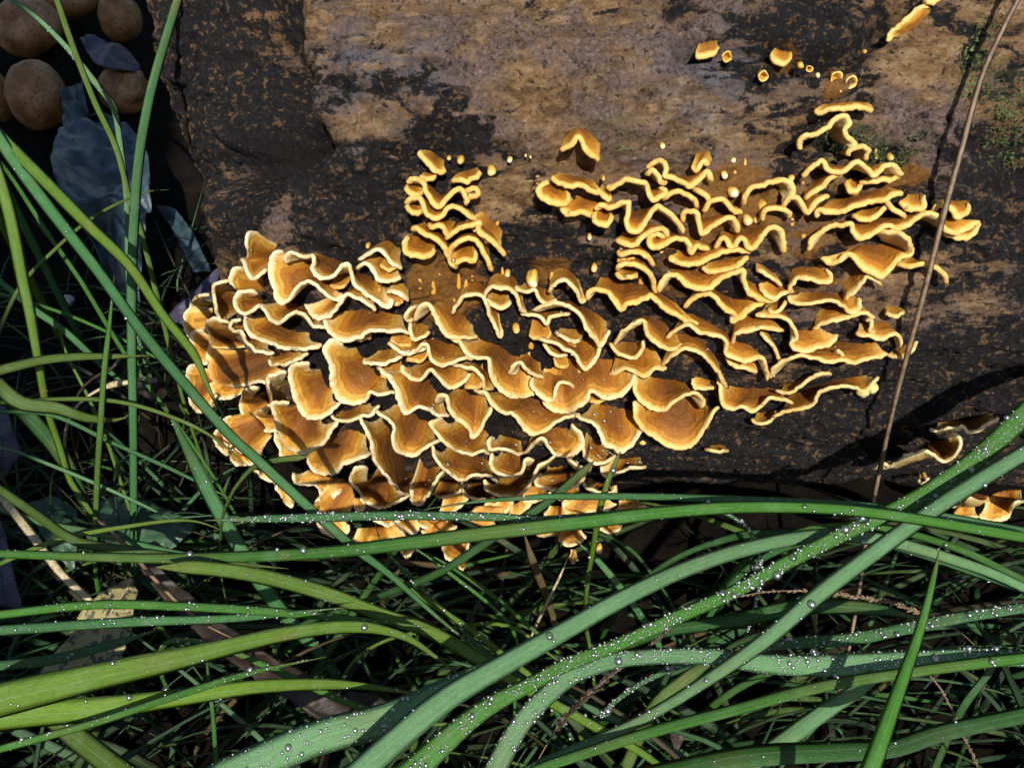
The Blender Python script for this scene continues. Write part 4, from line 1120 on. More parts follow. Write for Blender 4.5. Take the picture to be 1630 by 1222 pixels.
g('thin pale seam blade crossing the dark turf', [(-20, 655), (80, 660), (180, 705), (280, 750), (380, 800)], [7, 8, 7, 6], [.47, .47, .49], 'teal')
g('slender stem slanting through the dark left turf', [(200, 790), (170, 700), (140, 630), (105, 560), (90, 500)], [6, 6, 5, 4], [.50, .48, .48], 'lime')
g('pale teal streak of grass near the broad green leaf', [(30, 720), (130, 760), (220, 800), (300, 840)], [6, 7, 6, 4], [.49, .48, .49], 'grey')
g('olive blade running under the bright arching blade', [(-20, 765), (60, 820), (120, 860), (200, 875), (330, 892), (460, 905)], [14, 16, 14, 10], [.45, .42, .42, .43], 'olive')
g('slim blade rising from the mottled leaf to the turf edge', [(-20, 905), (90, 860), (200, 838), (300, 828), (370, 850)], [8, 9, 7, 5], [.44, .43, .45], 'lime')
g('blue-green blade lying low across the broad leaf', [(-20, 800), (60, 830), (160, 850), (280, 880), (420, 900)], [10, 12, 11, 8], [.47, .45, .46], 'teal')
g('pale dry straw resting on the left turf', [(10, 800), (50, 850), (100, 915), (150, 960)], [13, 14, 13, 12], [.47, .44, .43], 'straw', 0, taper=.02, mat='straw', name='dry_straw', cat='straw')
# bottom left
g('blunt lime blade starting beside the brown twig', [(1010, 1190), (830, 1090), (700, 1012), (600, 975), (520, 945), (420, 918), (330, 905), (248, 902)], [14, 18, 22, 24, 26, 22], [.42, .39, .37, .36], 'lime', 60, taper=.06)
g('level dewy blade crossing the mottled leaf', [(-20, 980), (150, 962), (300, 965), (420, 972), (560, 985), (700, 1000)], [14, 15, 14, 11], [.37, .36, .37], 'green', 110)
g('second level blade just below across the mottled leaf', [(-20, 1004), (200, 990), (350, 985), (450, 977), (560, 965)], [17, 17, 14, 8], [.365, .36, .365], 'teal', 120)
g('broad yellow-green blade sweeping over the mottled leaf', [(-20, 1118), (150, 1078), (300, 1045), (450, 1010), (560, 998), (640, 1012), (700, 1050), (745, 1085)], [58, 48, 38, 28, 22, 18, 12], [.345, .345, .35, .37], 'lime', 40)
g('yellowish blade under the broad sweeping one', [(-20, 1143), (150, 1128), (300, 1108), (420, 1092), (560, 1090), (700, 1110)], [46, 36, 26, 18, 10], [.36, .36, .38], 'lime', 50)
g('narrow dewy blade rising from the lower left corner', [(-20, 1197), (150, 1150), (270, 1110), (400, 1070), (520, 1045)], [13, 13, 12, 7], [.355, .35, .36], 'green', 120)
g('thin blade bending down among the lower left grass', [(-20, 1060), (80, 1050), (160, 1030), (260, 1000)], [16, 18, 14, 8], [.39, .40, .41], 'teal', 30)
g('slanting green blade across the dark rotten strip', [(380, 1040), (470, 1080), (560, 1120), (660, 1150), (760, 1150)], [10, 12, 12, 8], [.38, .37, .38], 'green', 60)
g('wide dewy blade rising from the bottom edge beside the pale one', [(360, 1235), (500, 1176), (620, 1143), (720, 1095), (830, 1040), (900, 1000)], [60, 56, 50, 34, 18], [.335, .34, .35, .37], 'grey', 520)
g('wide shaded blade in the bottom left turf', [(80, 1140), (130, 1180), (200, 1235)], [30, 36, 38], [.40, .39, .38], 'olive', 20)
g('short upright stem crossing the lower left blades', [(345, 1235), (340, 1150), (330, 1060), (332, 1030)], [8, 8, 7, 5], [.37, .36, .37], 'green')
# bottom centre and right
g('long smooth pale blade arching up from the bottom edge', [(560, 1240), (650, 1160), (720, 1105), (800, 1058), (900, 1002), (990, 952), (1079, 910), (1169, 878), (1258, 858), (1330, 852), (1420, 862), (1560, 905), (1640, 940)], [42, 40, 34, 30, 26, 24, 22, 19, 16], [.315, .32, .325, .34, .36, .37], 'grey', 60)
g('dew-beaded blade running up to the right past the dry stalk', [(640, 1240), (760, 1135), (850, 1085), (900, 1058), (990, 1022), (1079, 981), (1169, 941), (1258, 892), (1348, 847), (1415, 816), (1482, 780), (1560, 725), (1640, 652)], [46, 34, 24, 22, 22, 22, 24, 28, 32, 36], [.325, .33, .335, .345, .36], 'green', 900)
g('strong folded blade crossing the dewy one near the right patch', [(870, 1210), (967, 1170), (1034, 1138), (1115, 1089), (1213, 1022), (1303, 946), (1393, 878), (1460, 829), (1527, 784), (1640, 715)], [16, 18, 20, 26, 28, 28, 28, 27], [.34, .335, .33, .335, .35], 'grey', 140, fold=.45)
g('broad dewy blade twisting level through the lower right turf', [(780, 1240), (830, 1150), (895, 1085), (945, 1060), (1012, 1046), (1124, 1044), (1213, 1055), (1303, 1058), (1437, 1053), (1572, 1044), (1640, 1050)], [40, 34, 30, 26, 26, 32, 38, 40, 34, 24], [.33, .335, .34, .35, .35], 'grey', 900)
g('dewy blade leaning above the twisted broad one', [(1110, 1052), (1232, 1026), (1348, 1017), (1437, 1000), (1527, 982), (1640, 965)], [10, 18, 22, 20, 16], [.39, .37, .355, .35], 'teal', 420)
g('long even blade crossing below the twisted broad one', [(870, 1218), (1034, 1165), (1169, 1129), (1303, 1093), (1437, 1071), (1572, 1053), (1640, 1046)], [17, 18, 19, 18, 18], [.33, .33, .335, .345], 'green', 40)
g('upright pointed blade standing in the lower right turf', [(1380, 1240), (1430, 1100), (1465, 1000), (1488, 910), (1496, 868)], [32, 26, 20, 13, 6], [.29, .30, .315, .325], 'green', 0, taper=.12, fold=.5)
g('thin drooping blade under the folded right-hand blade', [(1380, 838), (1450, 850), (1540, 880), (1640, 930)], [12, 13, 12], [.40, .38, .37], 'green', 40)
g('teal blade slanting off to the right edge', [(1410, 865), (1480, 885), (1560, 912), (1640, 940)], [14, 18, 18], [.39, .38, .37], 'teal', 50)
g('flat dark blade along the foot of the log', [(1130, 865), (1190, 850), (1280, 848), (1360, 860), (1440, 868)], [12, 15, 14, 8], [.43, .42, .42], 'dark')
g('broad blade lying along the bottom right corner', [(1010, 1240), (1180, 1205), (1330, 1195), (1420, 1190), (1500, 1165), (1640, 1135)], [34, 34, 32, 28, 26], [.36, .35, .345, .34], 'dark', 30)
g('faded grey blade slanting in the lower right shade', [(1230, 1190), (1300, 1140), (1370, 1095), (1420, 1070)], [28, 28, 24, 14], [.41, .40, .40], 'grey')
g('shaded green blade beneath the dew-beaded one', [(1080, 1000), (1180, 985), (1280, 965), (1400, 970), (1480, 990)], [20, 26, 26, 16], [.42, .41, .42], 'dark')
g('curling stem in the dark gap below the brackets', [(820, 1100), (815, 1000), (700, 900), (640, 860)], [6, 7, 7, 6], [.44, .41, .40], 'green', 30)
g('bright stem slanting down through the dark gap', [(850, 1080), (760, 1010), (680, 955), (610, 905), (565, 872)], [11, 11, 10, 9], [.41, .39, .38], 'lime', 40)
g('dewy stem slanting beside the bright one in the gap', [(830, 1080), (770, 1035), (700, 965), (640, 905), (610, 870), (596, 830)], [9, 9, 8, 5], [.42, .40, .39], 'teal', 90)
g('fine blade slanting through the dark gap under the log', [(870, 1020), (800, 960), (740, 915), (680, 880)], [7, 8, 7], [.45, .44, .43], 'green')
g('teal blade falling away beneath the log', [(1040, 1010), (1000, 950), (950, 890), (915, 860)], [13, 13, 10], [.44, .42, .42], 'teal', 60)
g('dark curved blade arching under the log', [(1050, 930), (1010, 880), (970, 855), (930, 845)], [6, 7, 5], [.43, .42, .42], 'dark')
g('tan dead blade hanging in the gap below the brackets', [(885, 1000), (870, 950), (850, 900), (835, 850)], [10, 13, 14, 12], [.47, .45, .44], 'brown', name='dead_grass_blade')
g('dry thin stem leaning in the gap below the brackets', [(852, 998), (870, 960), (890, 920), (905, 885)], [5, 5, 4], [.46, .44, .43], 'straw', mat='straw', name='dry_straw', cat='straw')
g('beaded stem curving level through the turf', [(670, 1005), (720, 1000), (780, 992), (830, 1005), (880, 1045), (910, 1060)], [7, 7, 6, 5], [.41, .40, .41], 'lime', 60)
g('broad lime blade low in the right-hand turf', [(1000, 1215), (1040, 1130), (1100, 1075), (1150, 1040)], [20, 24, 22], [.42, .41, .41], 'olive')
g('shaded blade leaning from the lower right turf', [(1480, 1240), (1530, 1130), (1580, 1060), (1600, 1000)], [12, 13, 10], [.40, .39, .39], 'dark')
SPX = [(1350, 1040), (1366, 950), (1380, 850), (1392, 790), (1415, 680), (1440, 580), (1470, 470), (1500, 350), (1530, 240), (1560, 130), (1590, 60), (1630, -20)]
SDP = (trace(spline(SPX, 24), 0.0175) - CAM) @ FWD
SDP = [.45, .44, .43] + list(np.minimum(SDP[3:], 0.435))
g('tall dry brown stalk leaning in front of the log', SPX, [7, 8, 8, 8, 9, 10, 10, 10, 9, 8], SDP, 'brown', mat='stalk', fold=.9, twist=0, name='dry_stalk', cat='stalk')

# seed head: a rachis with rough overlapping spikelets
def seed_head(px, dep, w, label, tint):
    P = blade_line(px, dep); n = len(P)
    root = bpy.data.objects.new('seed_head', None); COL.objects.link(root); root.location = P[0]
    tag(root, label, 'seed head')
    P, ww = extend(P, px, np.full(n, 0.0007), True, 0.1)
    V, F, ac, al, N, sd = blade_mesh(P, ww, np.cross(unit(np.gradient(P, axis=0)), unit(P - CAM)), 0.9)
    root.location = P[0]
    mesh_obj('stem', V - P[0], F, M['stalk'], root, attrs=dict(across=ac, along=al))
    Q = spline(P[-n:], 44)
    T = unit(np.gradient(Q, axis=0)); S = unit(np.cross(T, unit(Q - CAM))); B = np.cross(S, T)
    VV, FF, k0 = [], [], 0
    for i in range(4, 43):
        for j in range(3):
            a = random.uniform(0, 6.28); sz = w * random.uniform(.5, 1) * (1 - 0.5 * i / 44)
            ax = T[i] + (S[i] * math.cos(a) + B[i] * math.sin(a)) * 0.45
            v, f, tv = blob_mesh(Q[i], ax, sz * 2.2, sz * 0.35, i * 3 + j, nu=6, nv=5)
            VV.append(v); FF += [[q + k0 for q in ff] for ff in f]; k0 += len(v)
    VV = np.vstack(VV)
    o = mesh_obj('spikelets', VV - P[0], FF, M[tint], root, attrs=dict(across=np.zeros(len(VV)), along=np.zeros(len(VV))))
    o['kind'] = 'stuff'
seed_head([(870, 1185), (900, 1140), (960, 1085), (1020, 1040), (1080, 988)], [.36, .345, .34, .345], 0.0022, 'dark withered grass seed head lying under the dewy blades', 'twig')
seed_head([(1500, 990), (1420, 960), (1330, 945), (1240, 940), (1170, 950)], [.40, .39, .39, .40], 0.0018, 'tan loose grass seed head in the right-hand turf', 'stalk')
seed_head([(1560, 1230), (1530, 1160), (1500, 1100), (1480, 1075)], [.37, .36, .355, .355], 0.0012, 'thin green-brown grass seed head by the upright pointed blade', 'stalk')

# ------------------------------------------------------------------ turf between the single blades (uncountable)
def turf():
    V, F, AC, AL, TI = [], [], [], [], []
    k0 = 0; r = np.random.default_rng(11)
    names = ['green', 'dark', 'deep', 'teal', 'olive', 'deep', 'dark', 'lime', 'grey', 'brown']
    def one(b, ang, L, w, rise, tint):
        nonlocal k0
        m = 11; s = np.linspace(0, 1, m)
        d = np.array([math.cos(ang), math.sin(ang), 0]); side0 = np.array([-d[1], d[0], 0])
        bend = r.uniform(-0.35, 0.35)
        run = s ** 1.25
        z = rise * (1 - (1 - s) ** 2.2) - max(0, rise * 0.8) * s ** 3 * r.uniform(0.3, 1.0)
        P = b + d * (L * run)[:, None] + side0 * (bend * L * s ** 2)[:, None] + np.array([0, 0, 1.0]) * (z - 0.006 * (s < 0.01))[:, None]
        lim = sd_log(P)
        if lim.min() < 0.006: return
        ww = w * np.clip((1 - s) / 0.55, 0.04, 1) ** 0.8
        T = unit(np.gradient(P, axis=0))
        tw = r.uniform(-0.9, 0.9)
        sd = side0 * math.cos(tw) + np.array([0, 0, 1.0]) * math.sin(tw)
        v, f, ac, al, N, sdd = blade_mesh(P, ww, np.tile(sd, (m, 1)), 0.3)
        px, dd = to_px(P)
        V.append(v); F.extend([[q + k0 for q in ff] for ff in f]); k0 += len(v)
        AC.append(ac); AL.append(al)
        c = np.array(TINT[tint]) * r.uniform(0.18, 0.70)  # tints cut well down: shade between the blades painted into the turf
        TI.append(np.tile(c, (len(v), 1)))
    cnt = 0
    # turf in front of the log
    for _ in range(1500):
        x = r.uniform(-0.42, 0.46); y = r.uniform(-0.50, -0.13)
        if -0.14 < x < 0.30 and y > -0.165: continue
        a = r.choice([r.normal(0.25, 0.45), r.normal(math.pi + 0.1, 0.5), r.uniform(0, 6.28)])
        mx = 0.05 if y > -0.26 else 0.085
        one(np.array([x, y, 0]), a, r.uniform(0.05, 0.17), r.uniform(0.0016, 0.0052), r.uniform(0.008, mx), r.choice(names))
    # sparser turf left of the log
    for _ in range(330):
        x = r.uniform(-0.50, -0.16); y = r.uniform(-0.2, 0.16)
        if r.uniform() < sstep(-0.05, 0.14, np.array(y)): continue
        one(np.array([x, y, 0]), r.uniform(0, 6.28), r.uniform(0.05, 0.15), r.uniform(0.001, 0.003), r.uniform(0.01, 0.07), r.choice(names))
    # the meadow around, outside the picture
    for _ in range(1500):
        x = r.uniform(-1.2, 1.2); y = r.uniform(-1.3, 1.2)
        if -0.5 < x < 0.5 and -0.52 < y < 0.75: continue
        one(np.array([x, y, 0]), r.uniform(0, 6.28), r.uniform(0.08, 0.22), r.uniform(0.002, 0.005), r.uniform(0.02, 0.12), r.choice(names))
    o = mesh_obj('grass', np.vstack(V), F, M['grass'], attrs=dict(across=np.concatenate(AC), along=np.concatenate(AL)), cols=dict(tint=np.vstack(TI)))
    tag(o, 'tangled dark green turf of wet grass around the log', 'grass', None, 'stuff')
turf()

# ------------------------------------------------------------------ leaves, puffballs and litter on the left
def sheet(name, left, right, lift, mat, label, cat, crumple=0.006, nu=40, nv=18, th=0.0005, curl=0.0, seed=0, group=None, rib=True, jag=0.0, freq=55):
    """leaf between its two edges, lying on the ground; lift = height (m) of start, middle, end"""
    a = spline(left, nu); b = spline(right, nu)
    s = np.linspace(0, 1, nu); v = np.linspace(0, 1, nv)
    px = a[:, None] * (1 - v)[None, :, None] + b[:, None] * v[None, :, None]
    z = np.interp(s, np.linspace(0, 1, len(lift)), lift)[:, None] + curl * ((v - 0.5) ** 2 * 4)[None]
    q = px.reshape(-1, 2)
    P = at_z(q, z.ravel())
    P[:, 2] += crumple * fbm(P * freq + seed, 4, 80 + seed) + crumple * 0.10 * fbm(P * 160, 2, 83)
    if jag:
        e = (np.abs(v - 0.5) * 2)[None] ** 4 * np.ones((nu, 1))
        P += (jag * e.ravel() * fbm(P * 140, 2, 84))[:, None] * np.array([1, 0.4, 0])
    P = P.reshape(nu, nv, 3)
    N = unit(np.cross(np.gradient(P, axis=0), np.gradient(P, axis=1)))
    if N[..., 2].mean() < 0: N = -N
    V = np.concatenate([P + N * th * .5, (P - N * th * .5)[:, ::-1]], 1)
    base = P.reshape(-1, 3).mean(0)
    o = mesh_obj(name, V.reshape(-1, 3) - base, grid_faces(nu, 2 * nv, True), M[mat])
    o.location = base
    tag(o, label, cat, group)
    if rib:
        c = P[:, nv // 2] + N[:, nv // 2] * 0.0004
        w = 0.0011 * np.linspace(1, 0.3, nu)
        side = P[:, nv // 2 + 1] - P[:, nv // 2 - 1]
        v_, f_, ac, al, _, _ = blade_mesh(c, w, side, -0.8)
        mesh_obj('midrib', v_ - base, f_, M['straw'] if mat == 'spotted_leaf' else M[mat], o, attrs=dict(across=ac, along=al))
    return o

sheet('crumpled_leaf', [(88, 118), (98, 160), (92, 215), (85, 250), (100, 310), (120, 350), (150, 390), (178, 470)],
      [(128, 122), (135, 165), (165, 170), (215, 205), (238, 260), (240, 330), (232, 400), (225, 490)], [.03, .035, .045, .05, .03, .012], 'blue_leaf',
      'crumpled wet blue-grey leaf standing below the puffballs', 'leaf', 0.026, 70, 30, curl=0.01, seed=1, jag=0.0, rib=False, freq=22)
sheet('torn_leaf', [(250, 330), (275, 365), (290, 400), (312, 440)], [(278, 330), (300, 360), (325, 405), (338, 436)], [.02, .02, .03], 'blue_leaf',
      'narrow torn blue-grey leaf against the log', 'leaf', 0.008, 30, 10, seed=2, rib=False)
sheet('dark_leaf', [(128, 62), (150, 100), (180, 112), (222, 106)], [(140, 58), (170, 62), (195, 70), (220, 98)], [.03, .045, .03], 'purple_leaf',
      'dark purple-grey leaf folded between the puffballs', 'leaf', 0.006, 30, 12, seed=3)
sheet('purple_leaf', [(262, 505), (290, 480), (318, 452), (352, 425)], [(300, 520), (322, 492), (340, 465), (352, 430)], [.06, .07, .075], 'purple_leaf',
      'dull purple leaf tucked behind the blunt log end', 'leaf', 0.004, 30, 10, seed=4)
sheet('purple_leaf', [(-30, 640), (-25, 690), (-20, 740), (-12, 760)], [(12, 645), (24, 690), (34, 725), (4, 762)], [.045, .055, .04], 'purple_leaf',
      'slate purple leaf standing at the edge of the turf', 'leaf', 0.006, 30, 12, seed=5)
sheet('purple_leaf', [(-30, 840), (-28, 880), (-25, 930), (-20, 965)], [(4, 830), (14, 870), (28, 930), (34, 965)], [.05, .05, .045], 'purple_leaf',
      'slate purple leaf with a dry edge beside the pale straw', 'leaf', 0.006, 30, 12, seed=6)
sheet('mottled_leaf', [(208, 922), (165, 945), (140, 965), (110, 1010), (80, 1050), (60, 1080), (72, 1112)], [(212, 924), (218, 948), (216, 985), (205, 1020), (180, 1060), (150, 1095), (100, 1116)], [.058, .06, .06, .055], 'spotted_leaf',
      'yellowish dead leaf with dark mottling lying on the grass', 'leaf', 0.004, 50, 20, seed=7, jag=0.003)
sheet('broad_leaf', [(135, 800), (150, 850), (190, 885), (250, 880)], [(180, 790), (250, 800), (310, 830), (280, 868)], [.03, .04, .035], 'broad_leaf',
      'broad dull green leaf low in the left turf', 'leaf', 0.008, 36, 16, seed=8)
sheet('broad_leaf', [(45, 800), (60, 840), (80, 870), (110, 905)], [(90, 795), (120, 810), (125, 850), (118, 900)], [.03, .035, .03], 'broad_leaf',
      'small dark green leaf beside the broad one', 'leaf', 0.006, 30, 12, seed=9)
sheet('rotten_strip', [(205, 882), (255, 945), (320, 1010), (400, 1075), (470, 1120), (540, 1165)], [(222, 880), (285, 930), (350, 985), (430, 1040), (500, 1080), (580, 1130)], [.055, .055, .06, .06, .055], 'brown_leaf',
      'dark rotten strip of bark lying under the left-hand blades', 'bark strip', 0.008, 60, 14, th=0.002, seed=10)
sheet('brown_leaf', [(520, 1130), (560, 1150), (600, 1160)], [(560, 1100), (610, 1110), (640, 1140)], [.04, .05, .045], 'brown_leaf',
      'small rotten brown leaf beside the bark strip', 'leaf', 0.008, 30, 14, seed=11)
sheet('brown_leaf', [(215, 610), (240, 600), (262, 612)], [(222, 628), (246, 640), (266, 626)], [.06, .065, .06], 'brown_leaf',
      'blackish curled leaf near the blunt log end', 'leaf', 0.006, 24, 12, seed=12)
sheet('brown_leaf', [(1090, 1130), (1065, 1160), (1075, 1190)], [(1110, 1135), (1092, 1170), (1080, 1192)], [.04, .045, .04], 'brown_leaf',
      'scrap of brown leaf in the lower right turf', 'leaf', 0.006, 20, 10, seed=13)
add_blade('short broken orange twig among the left-hand blades', [(158, 620), (180, 612), (205, 608), (232, 600)], [6, 14, 9, 7], [.475, .47, .47], 'brown', 0, mat='straw', name='twig', cat='twig', fold=.8)
add_blade('thin black twig beside the upright slim blade', [(158, 596), (175, 588), (190, 575), (197, 570)], [5, 6, 5, 4], [.47, .465, .465], 'brown', 0, mat='twig', name='twig', cat='twig', fold=.9)
add_blade('reddish dry stem lying along the rotten bark strip', [(215, 885), (250, 925), (290, 965), (330, 995), (380, 1020)], [8, 8, 7, 5], [.44, .43, .425], 'brown', 0, mat='stalk', name='twig', cat='twig', fold=.9)

def puffball(x, y, rx, ry, label, dent=0.0, seed=0, broken=False):
    c = at_z([(x, y)], 0.0)[0]
    for _ in range(3):                                   # the ball sits on the ground: its centre is one radius up
        r = ry / FPX * ((c - CAM) @ FWD)
        c = at_z([(x, y)], r * 0.92)[0]
    nu, nv = 36, 24
    V = []
    for j in range(nv):
        a = math.pi * j / (nv - 1)
        for i in range(nu):
            b = 2 * math.pi * i / nu
            V.append([math.sin(a) * math.cos(b), math.sin(a) * math.sin(b), math.cos(a)])
    D = np.array(V)
    rad = 1 + 0.09 * fbm(D * 1.6 + seed * 9, 3, 90) + 0.02 * fbm(D * 7 + seed, 2, 93)
    dv = unit(np.array([-0.1, -0.5, 0.85]))
    rad = rad - dent * np.exp(-((D - dv) ** 2).sum(1) / 0.10)
    rad = rad - 0.25 * np.clip(-D[:, 2] - 0.7, 0, 1)
    if broken: rad = rad - 0.30 * sstep(0.25, 0.5, D @ unit(np.array([0.9, -0.3, 0.4])))
    P = D * rad[:, None] * np.array([rx / ry, rx / ry, 1.0]) * r
    o = mesh_obj('puffball', P, grid_faces(nv, nu, True), M['ball'])
    o.location = c
    tag(o, label, 'puffball', 'puffballs behind the log end')
puffball(45, 42, 52, 45, 'large brown puffball with a dark dent on top', 0.30, 1)
puffball(60, 155, 46, 58, 'squarish speckled puffball beside the crumpled blue-grey leaf', 0.10, 2)
puffball(192, 28, 33, 42, 'smooth rounded puffball beside the dark folded leaf', 0.0, 3)
puffball(95, -12, 60, 40, 'brown puffball behind the dented one', 0.0, 4)
puffball(-8, 150, 26, 52, 'brown puffball pressed against the squarish speckled one', 0.0, 5)
puffball(200, 142, 42, 38, 'small split puffball with pinkish flaking skin', 0.12, 6, True)

def stone(x, y, r, label, name, mat, cat, seed=0, z=0.0):
    c = at_z([(x, y)], z)[0]; rr = r / FPX * ((c - CAM) @ FWD)
    v, f, tv = blob_mesh(np.zeros(3) - np.array([0, 0, rr * .3]), np.array([0.2, -.3, 1]), rr * 1.7, rr, seed, nu=14, nv=10)
    o = mesh_obj(name, v, f, M[mat]); o.location = c; tag(o, label, cat)
stone(110, 480, 9, 'tiny white pebble on the dark soil by the lime stem', 'pebble', 'stone', 'pebble', 3)

# grey lichen scale on the bark
P = surf([(645, 96)], 0.0)[0]; n = n_log(P[None])[0]
v, f, tv = blob_mesh(P - n * 0.001, n, 0.0022, 0.0042, 4, 1.3, nu=18, nv=9)
o = mesh_obj('lichen_scale', v - P, f, M['lichen']); o.location = P
tag(o, 'small whitish lichen scale on the bare brown wood', 'lichen')

def moss():
    r = np.random.default_rng(9); VV, FF, k0 = [], [], 0
    for x, y, s, n in [(1350, 210, 34, 420), (1395, 262, 24, 160), (1555, 110, 36, 420), (1600, 170, 34, 300), (1605, 235, 26, 200), (1580, 40, 24, 120), (1530, 150, 20, 100), (1000, 215, 24, 60), (1455, 235, 22, 90), (1440, 250, 14, 60)]:
        px = np.array([x, y]) + r.normal(0, s * 0.6, (n, 2))
        P = surf(px, -0.0004); N = n_log(P)
        for a, nn in zip(P, N):
            d = unit(nn + r.normal(0, 0.55, 3)); u = unit(np.cross(d, r.normal(0, 1, 3))); w = np.cross(d, u)
            L = r.uniform(0.0008, 0.0024); q = L * 0.22
            VV += [a + u * q, a - u * q * .5 + w * q, a - u * q * .5 - w * q, a + d * L]
            FF += [[k0, k0 + 1, k0 + 3], [k0 + 1, k0 + 2, k0 + 3], [k0 + 2, k0, k0 + 3]]; k0 += 4
    o = mesh_obj('moss', np.array(VV), FF, M['moss'], smooth=False)
    tag(o, 'thin green moss fuzz on the bark around the dry stalk', 'moss', None, 'stuff')
moss()

# ------------------------------------------------------------------ water: single drops and fine dew
def ico(sub):
    import bmesh
    bm = bmesh.new(); bmesh.ops.create_icosphere(bm, subdivisions=sub, radius=1.0)
    V = np.array([v.co[:] for v in bm.verts]); F = [[v.index for v in f.verts] for f in bm.faces]; bm.free()
    return V, F
BV, BF = ico(3)
drop_me = bpy.data.meshes.new('water_drop')
drop_me.from_pydata(BV.tolist(), [], BF); drop_me.materials.append(M['water'])
drop_me.polygons.foreach_set('use_smooth', np.ones(len(drop_me.polygons), bool))
dg = bpy.context.evaluated_depsgraph_get()
def hit(px):
    d = unit(rays([px]))[0]
    ok, loc, nor, idx, ob, mt = scene.ray_cast(dg, Vector(CAM), Vector(d))
    return (np.array(loc), np.array(nor), ob.name) if ok else None
DROPS = [('D', 1165, 232, 24), ('D', 1226, 270, 28), ('D', 690, 416, 22), ('D', 552, 376, 22), ('D', 1265, 466, 28), ('D', 910, 633, 24), ('D', 955, 430, 22), ('D', 900, 402, 18), ('D', 1145, 432, 18),
         ('D', 1188, 478, 20), ('D', 1370, 525, 18), ('D', 1305, 542, 18), ('D', 1445, 518, 20), ('D', 300, 590, 20), ('D', 275, 535, 22), ('D', 780, 448, 20), ('D', 1182, 672, 18), ('D', 1278, 795, 20), ('D', 1395, 756, 16),
         ('D', 830, 950, 20), ('D', 1260, 385, 16), ('D', 1222, 410, 18), ('D', 1040, 245, 16), ('D', 600, 272, 20), ('D', 1042, 996, 12), ('D', 945, 800, 12), ('D', 612, 388, 12), ('D', 1290, 405, 14), ('D', 1030, 850, 14),
         ('E', 888, 568, 34), ('E', 605, 725, 26), ('E', 630, 895, 22), ('E', 265, 487, 20), ('E', 1192, 285, 16), ('E', 215, 1130, 16), ('E', 262, 1132, 16),
         ('F', 610, 500, 22), ('F', 655, 617, 22), ('F', 635, 560, 14), ('F', 540, 445, 16), ('F', 880, 800, 18), ('F', 115, 65, 18), ('F', 625, 540, 12),
         ('G', 562, 893, 26), ('G', 440, 985, 22), ('G', 990, 740, 20), ('G', 95, 985, 18), ('G', 590, 850, 12),
         ('H', 465, 975, 40), ('H', 480, 1012, 20), ('A', 685, 840, 26), ('A', 785, 838, 24), ('A', 755, 830, 20), ('A', 945, 850, 20), ('A', 1275, 945, 20), ('A', 1250, 940, 18),
         ('C', 1008, 530, 34), ('C', 1040, 402, 18), ('C', 1076, 402, 14)]
nd = 0
REGW = {'D': 'on the dewy lowest brackets', 'E': 'on the thin golden tiers', 'F': 'on the tiers beside the dense mass', 'G': 'on the tiers by the dry stalk', 'H': 'on the small separate tower', 'A': 'on the brackets at the blunt log end', 'C': 'in the middle of the fungus mass'}
for reg, x, y, sz in DROPS:
    x0, y0, sc = REG[reg][:3]
    hh = hit((x0 + x / sc, y0 + y / sc))
    if hh is None or 'fungus' not in hh[2]: continue
    L, N, _ = hh
    if N @ (CAM - L) < 0: N = -N
    r = sz / sc / FPX * np.linalg.norm(L - CAM) * 0.5
    o = bpy.data.objects.new('water_drop', drop_me); COL.objects.link(o)
    o.location = L + N * r * 0.55; o.scale = (r, r, r * 0.95)
    tag(o, 'clear round water drop ' + REGW[reg], 'water drop', 'water drops ' + REGW[reg])
for x, y, r in [(1370, 824, 12), (1262, 888, 6), (1150, 945, 6), (1295, 1040, 7), (875, 1013, 6), (1500, 1005, 5), (1280, 806, 4)]:
    hh = hit((x, y))
    if hh is None: continue
    L, N, nm = hh
    if N @ (CAM - L) < 0: N = -N
    rr = r / FPX * np.linalg.norm(L - CAM)
    o = bpy.data.objects.new('water_drop', drop_me); COL.objects.link(o)
    o.location = L + N * rr * 0.5; o.scale = (rr, rr, rr * 0.8)
    tag(o, 'clear round water drop on a dewy blade in front of the log', 'water drop', 'water drops on grass')
# fine dew on blades and along bracket lips
dr = np.random.default_rng(5)
for _ in range(1500):
    reg = dr.choice(['D', 'D', 'C', 'F', 'A'])
    x0, y0, sc = REG[reg][:3]
    px = (x0 + dr.uniform(0, 400), y0 + dr.uniform(0, 300))
    if dr.uniform() > (0.55 if reg == 'D' else 0.18): continue
    hh = hit(px)
    if hh is None or not hh[2].startswith('bracket'): continue
    L, N, _ = hh
    if N @ (CAM - L) < 0: N = -N
    DEW.append((L, N, dr.lognormal(math.log(0.00028), 0.4)))
V1, F1 = ico(1); V2, F2 = ico(2)
DV, DF, k0 = [], [], 0
for q, nn, r in DEW:
    v0, f0 = (V2, F2) if r > 0.0004 else (V1, F1)
    DV.append(v0 * r + q + nn * r * 0.5); DF.append(np.array(f0) + k0); k0 += len(v0)
o = mesh_obj('dew', np.vstack(DV), np.vstack(DF).tolist(), M['dew'])
tag(o, 'fine beads of dew on the grass blades and bracket lips', 'dew', None, 'stuff')

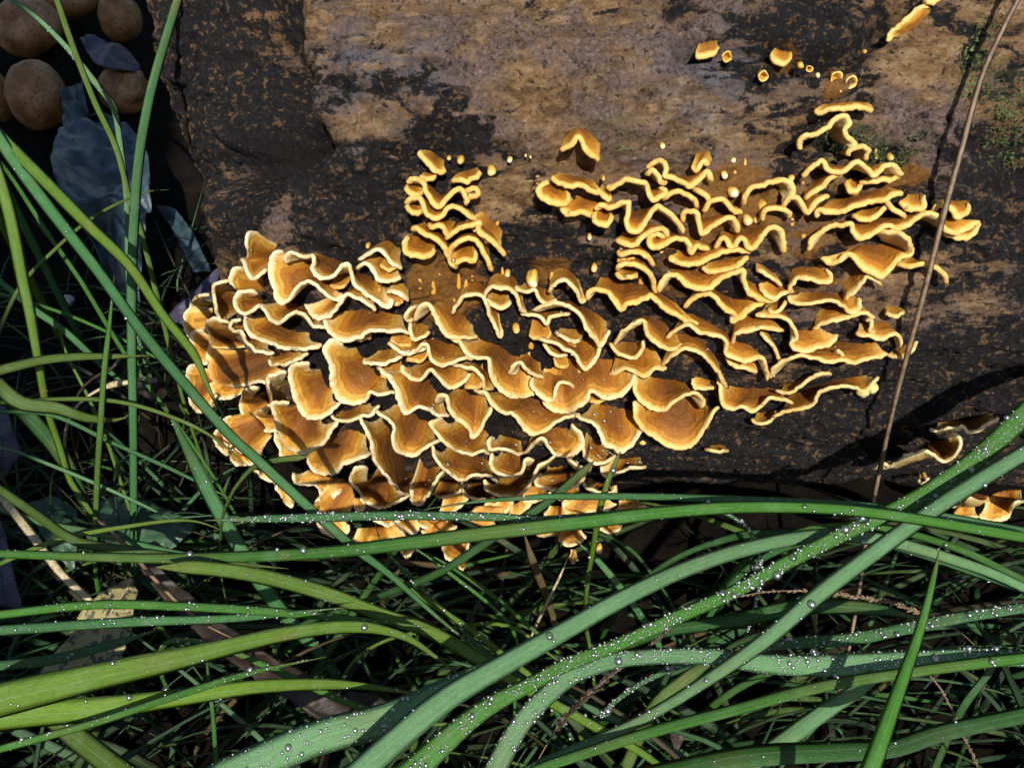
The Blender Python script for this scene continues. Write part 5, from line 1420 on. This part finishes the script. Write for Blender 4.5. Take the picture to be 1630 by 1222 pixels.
# ------------------------------------------------------------------ added tree, unseen behind the camera, put there to shade the left-hand ground
def added_shade_tree():
    root = bpy.data.objects.new('added_shade_tree', None); COL.objects.link(root)
    base = np.array([-0.375, -0.78, 0.0]); root.location = base
    tag(root, 'added rough-barked trunk and crown, unseen, shading the left-hand ground', 'added_shade_tree')
    def limb(name, a, b, r0, r1, n, m, bend=0.0, seed=0, bark=0.012):
        s = np.linspace(0, 1, n); a = np.array(a, float); b = np.array(b, float)
        Pc = a * (1 - s)[:, None] + b * s[:, None] + np.array([0, 0, bend]) * np.sin(s * math.pi)[:, None]
        T = unit(np.gradient(Pc, axis=0)); S = unit(np.cross(T, [0.2, 1, 0.1])); B = np.cross(T, S)
        r = r0 + (r1 - r0) * s + (0.35 * r0 * np.exp(-s * n * 0.12) if name == 'trunk' else 0)
        V = []
        for k in range(m):
            an = 2 * math.pi * k / m
            V.append(Pc + (S * math.cos(an) + B * math.sin(an)) * r[:, None])
        V = np.stack(V, 1).reshape(-1, 3); C = np.repeat(Pc, m, axis=0)
        V = V + unit(V - C) * (bark * (1 - 2 * np.abs(fbm(V * np.array([14, 14, 3.5]) + seed, 3, 95))))[:, None]
        return mesh_obj(name, V, grid_faces(n, m, True).tolist() + [list(range(m))[::-1], [(n - 1) * m + k for k in range(m)]], M['twig'], root, attrs=dict(across=np.zeros(len(V)), along=np.zeros(len(V))))
    limb('trunk', (0, 0, -0.05), (0.05, -0.1, 5.2), 0.17, 0.10, 110, 40, 0, 1)
    tips = []
    for k in range(9):
        a = k * 2.4; z = 4.1 + 0.13 * k
        e = np.array([math.cos(a) * 1.0, math.sin(a) * 1.0 - 0.3, z + 0.7])
        limb('limb', (0.04, -0.08, z), e, 0.05, 0.012, 14, 8, 0.1, k, 0.004); tips.append(e)
    r = np.random.default_rng(3); VV, FF, k0 = [], [], 0
    for e in tips + [np.array([0, -0.1, 5.5])]:
        for _ in range(160):
            c = e + r.normal(0, 0.28, 3); d = unit(r.normal(0, 1, 3)); u = unit(np.cross(d, r.normal(0, 1, 3))); L = r.uniform(.05, .09)
            VV += [c - d * L, c + u * L * .45, c + d * L, c - u * L * .45]; FF.append([k0, k0 + 1, k0 + 2, k0 + 3]); k0 += 4
    o = mesh_obj('crown', np.array(VV), FF, M['broad_leaf'], root, smooth=False); o['kind'] = 'stuff'
added_shade_tree()
print('objects', len(bpy.data.objects), 'polys', sum(len(x.data.polygons) for x in bpy.data.objects if x.type == 'MESH'), 'dew', len(DEW))
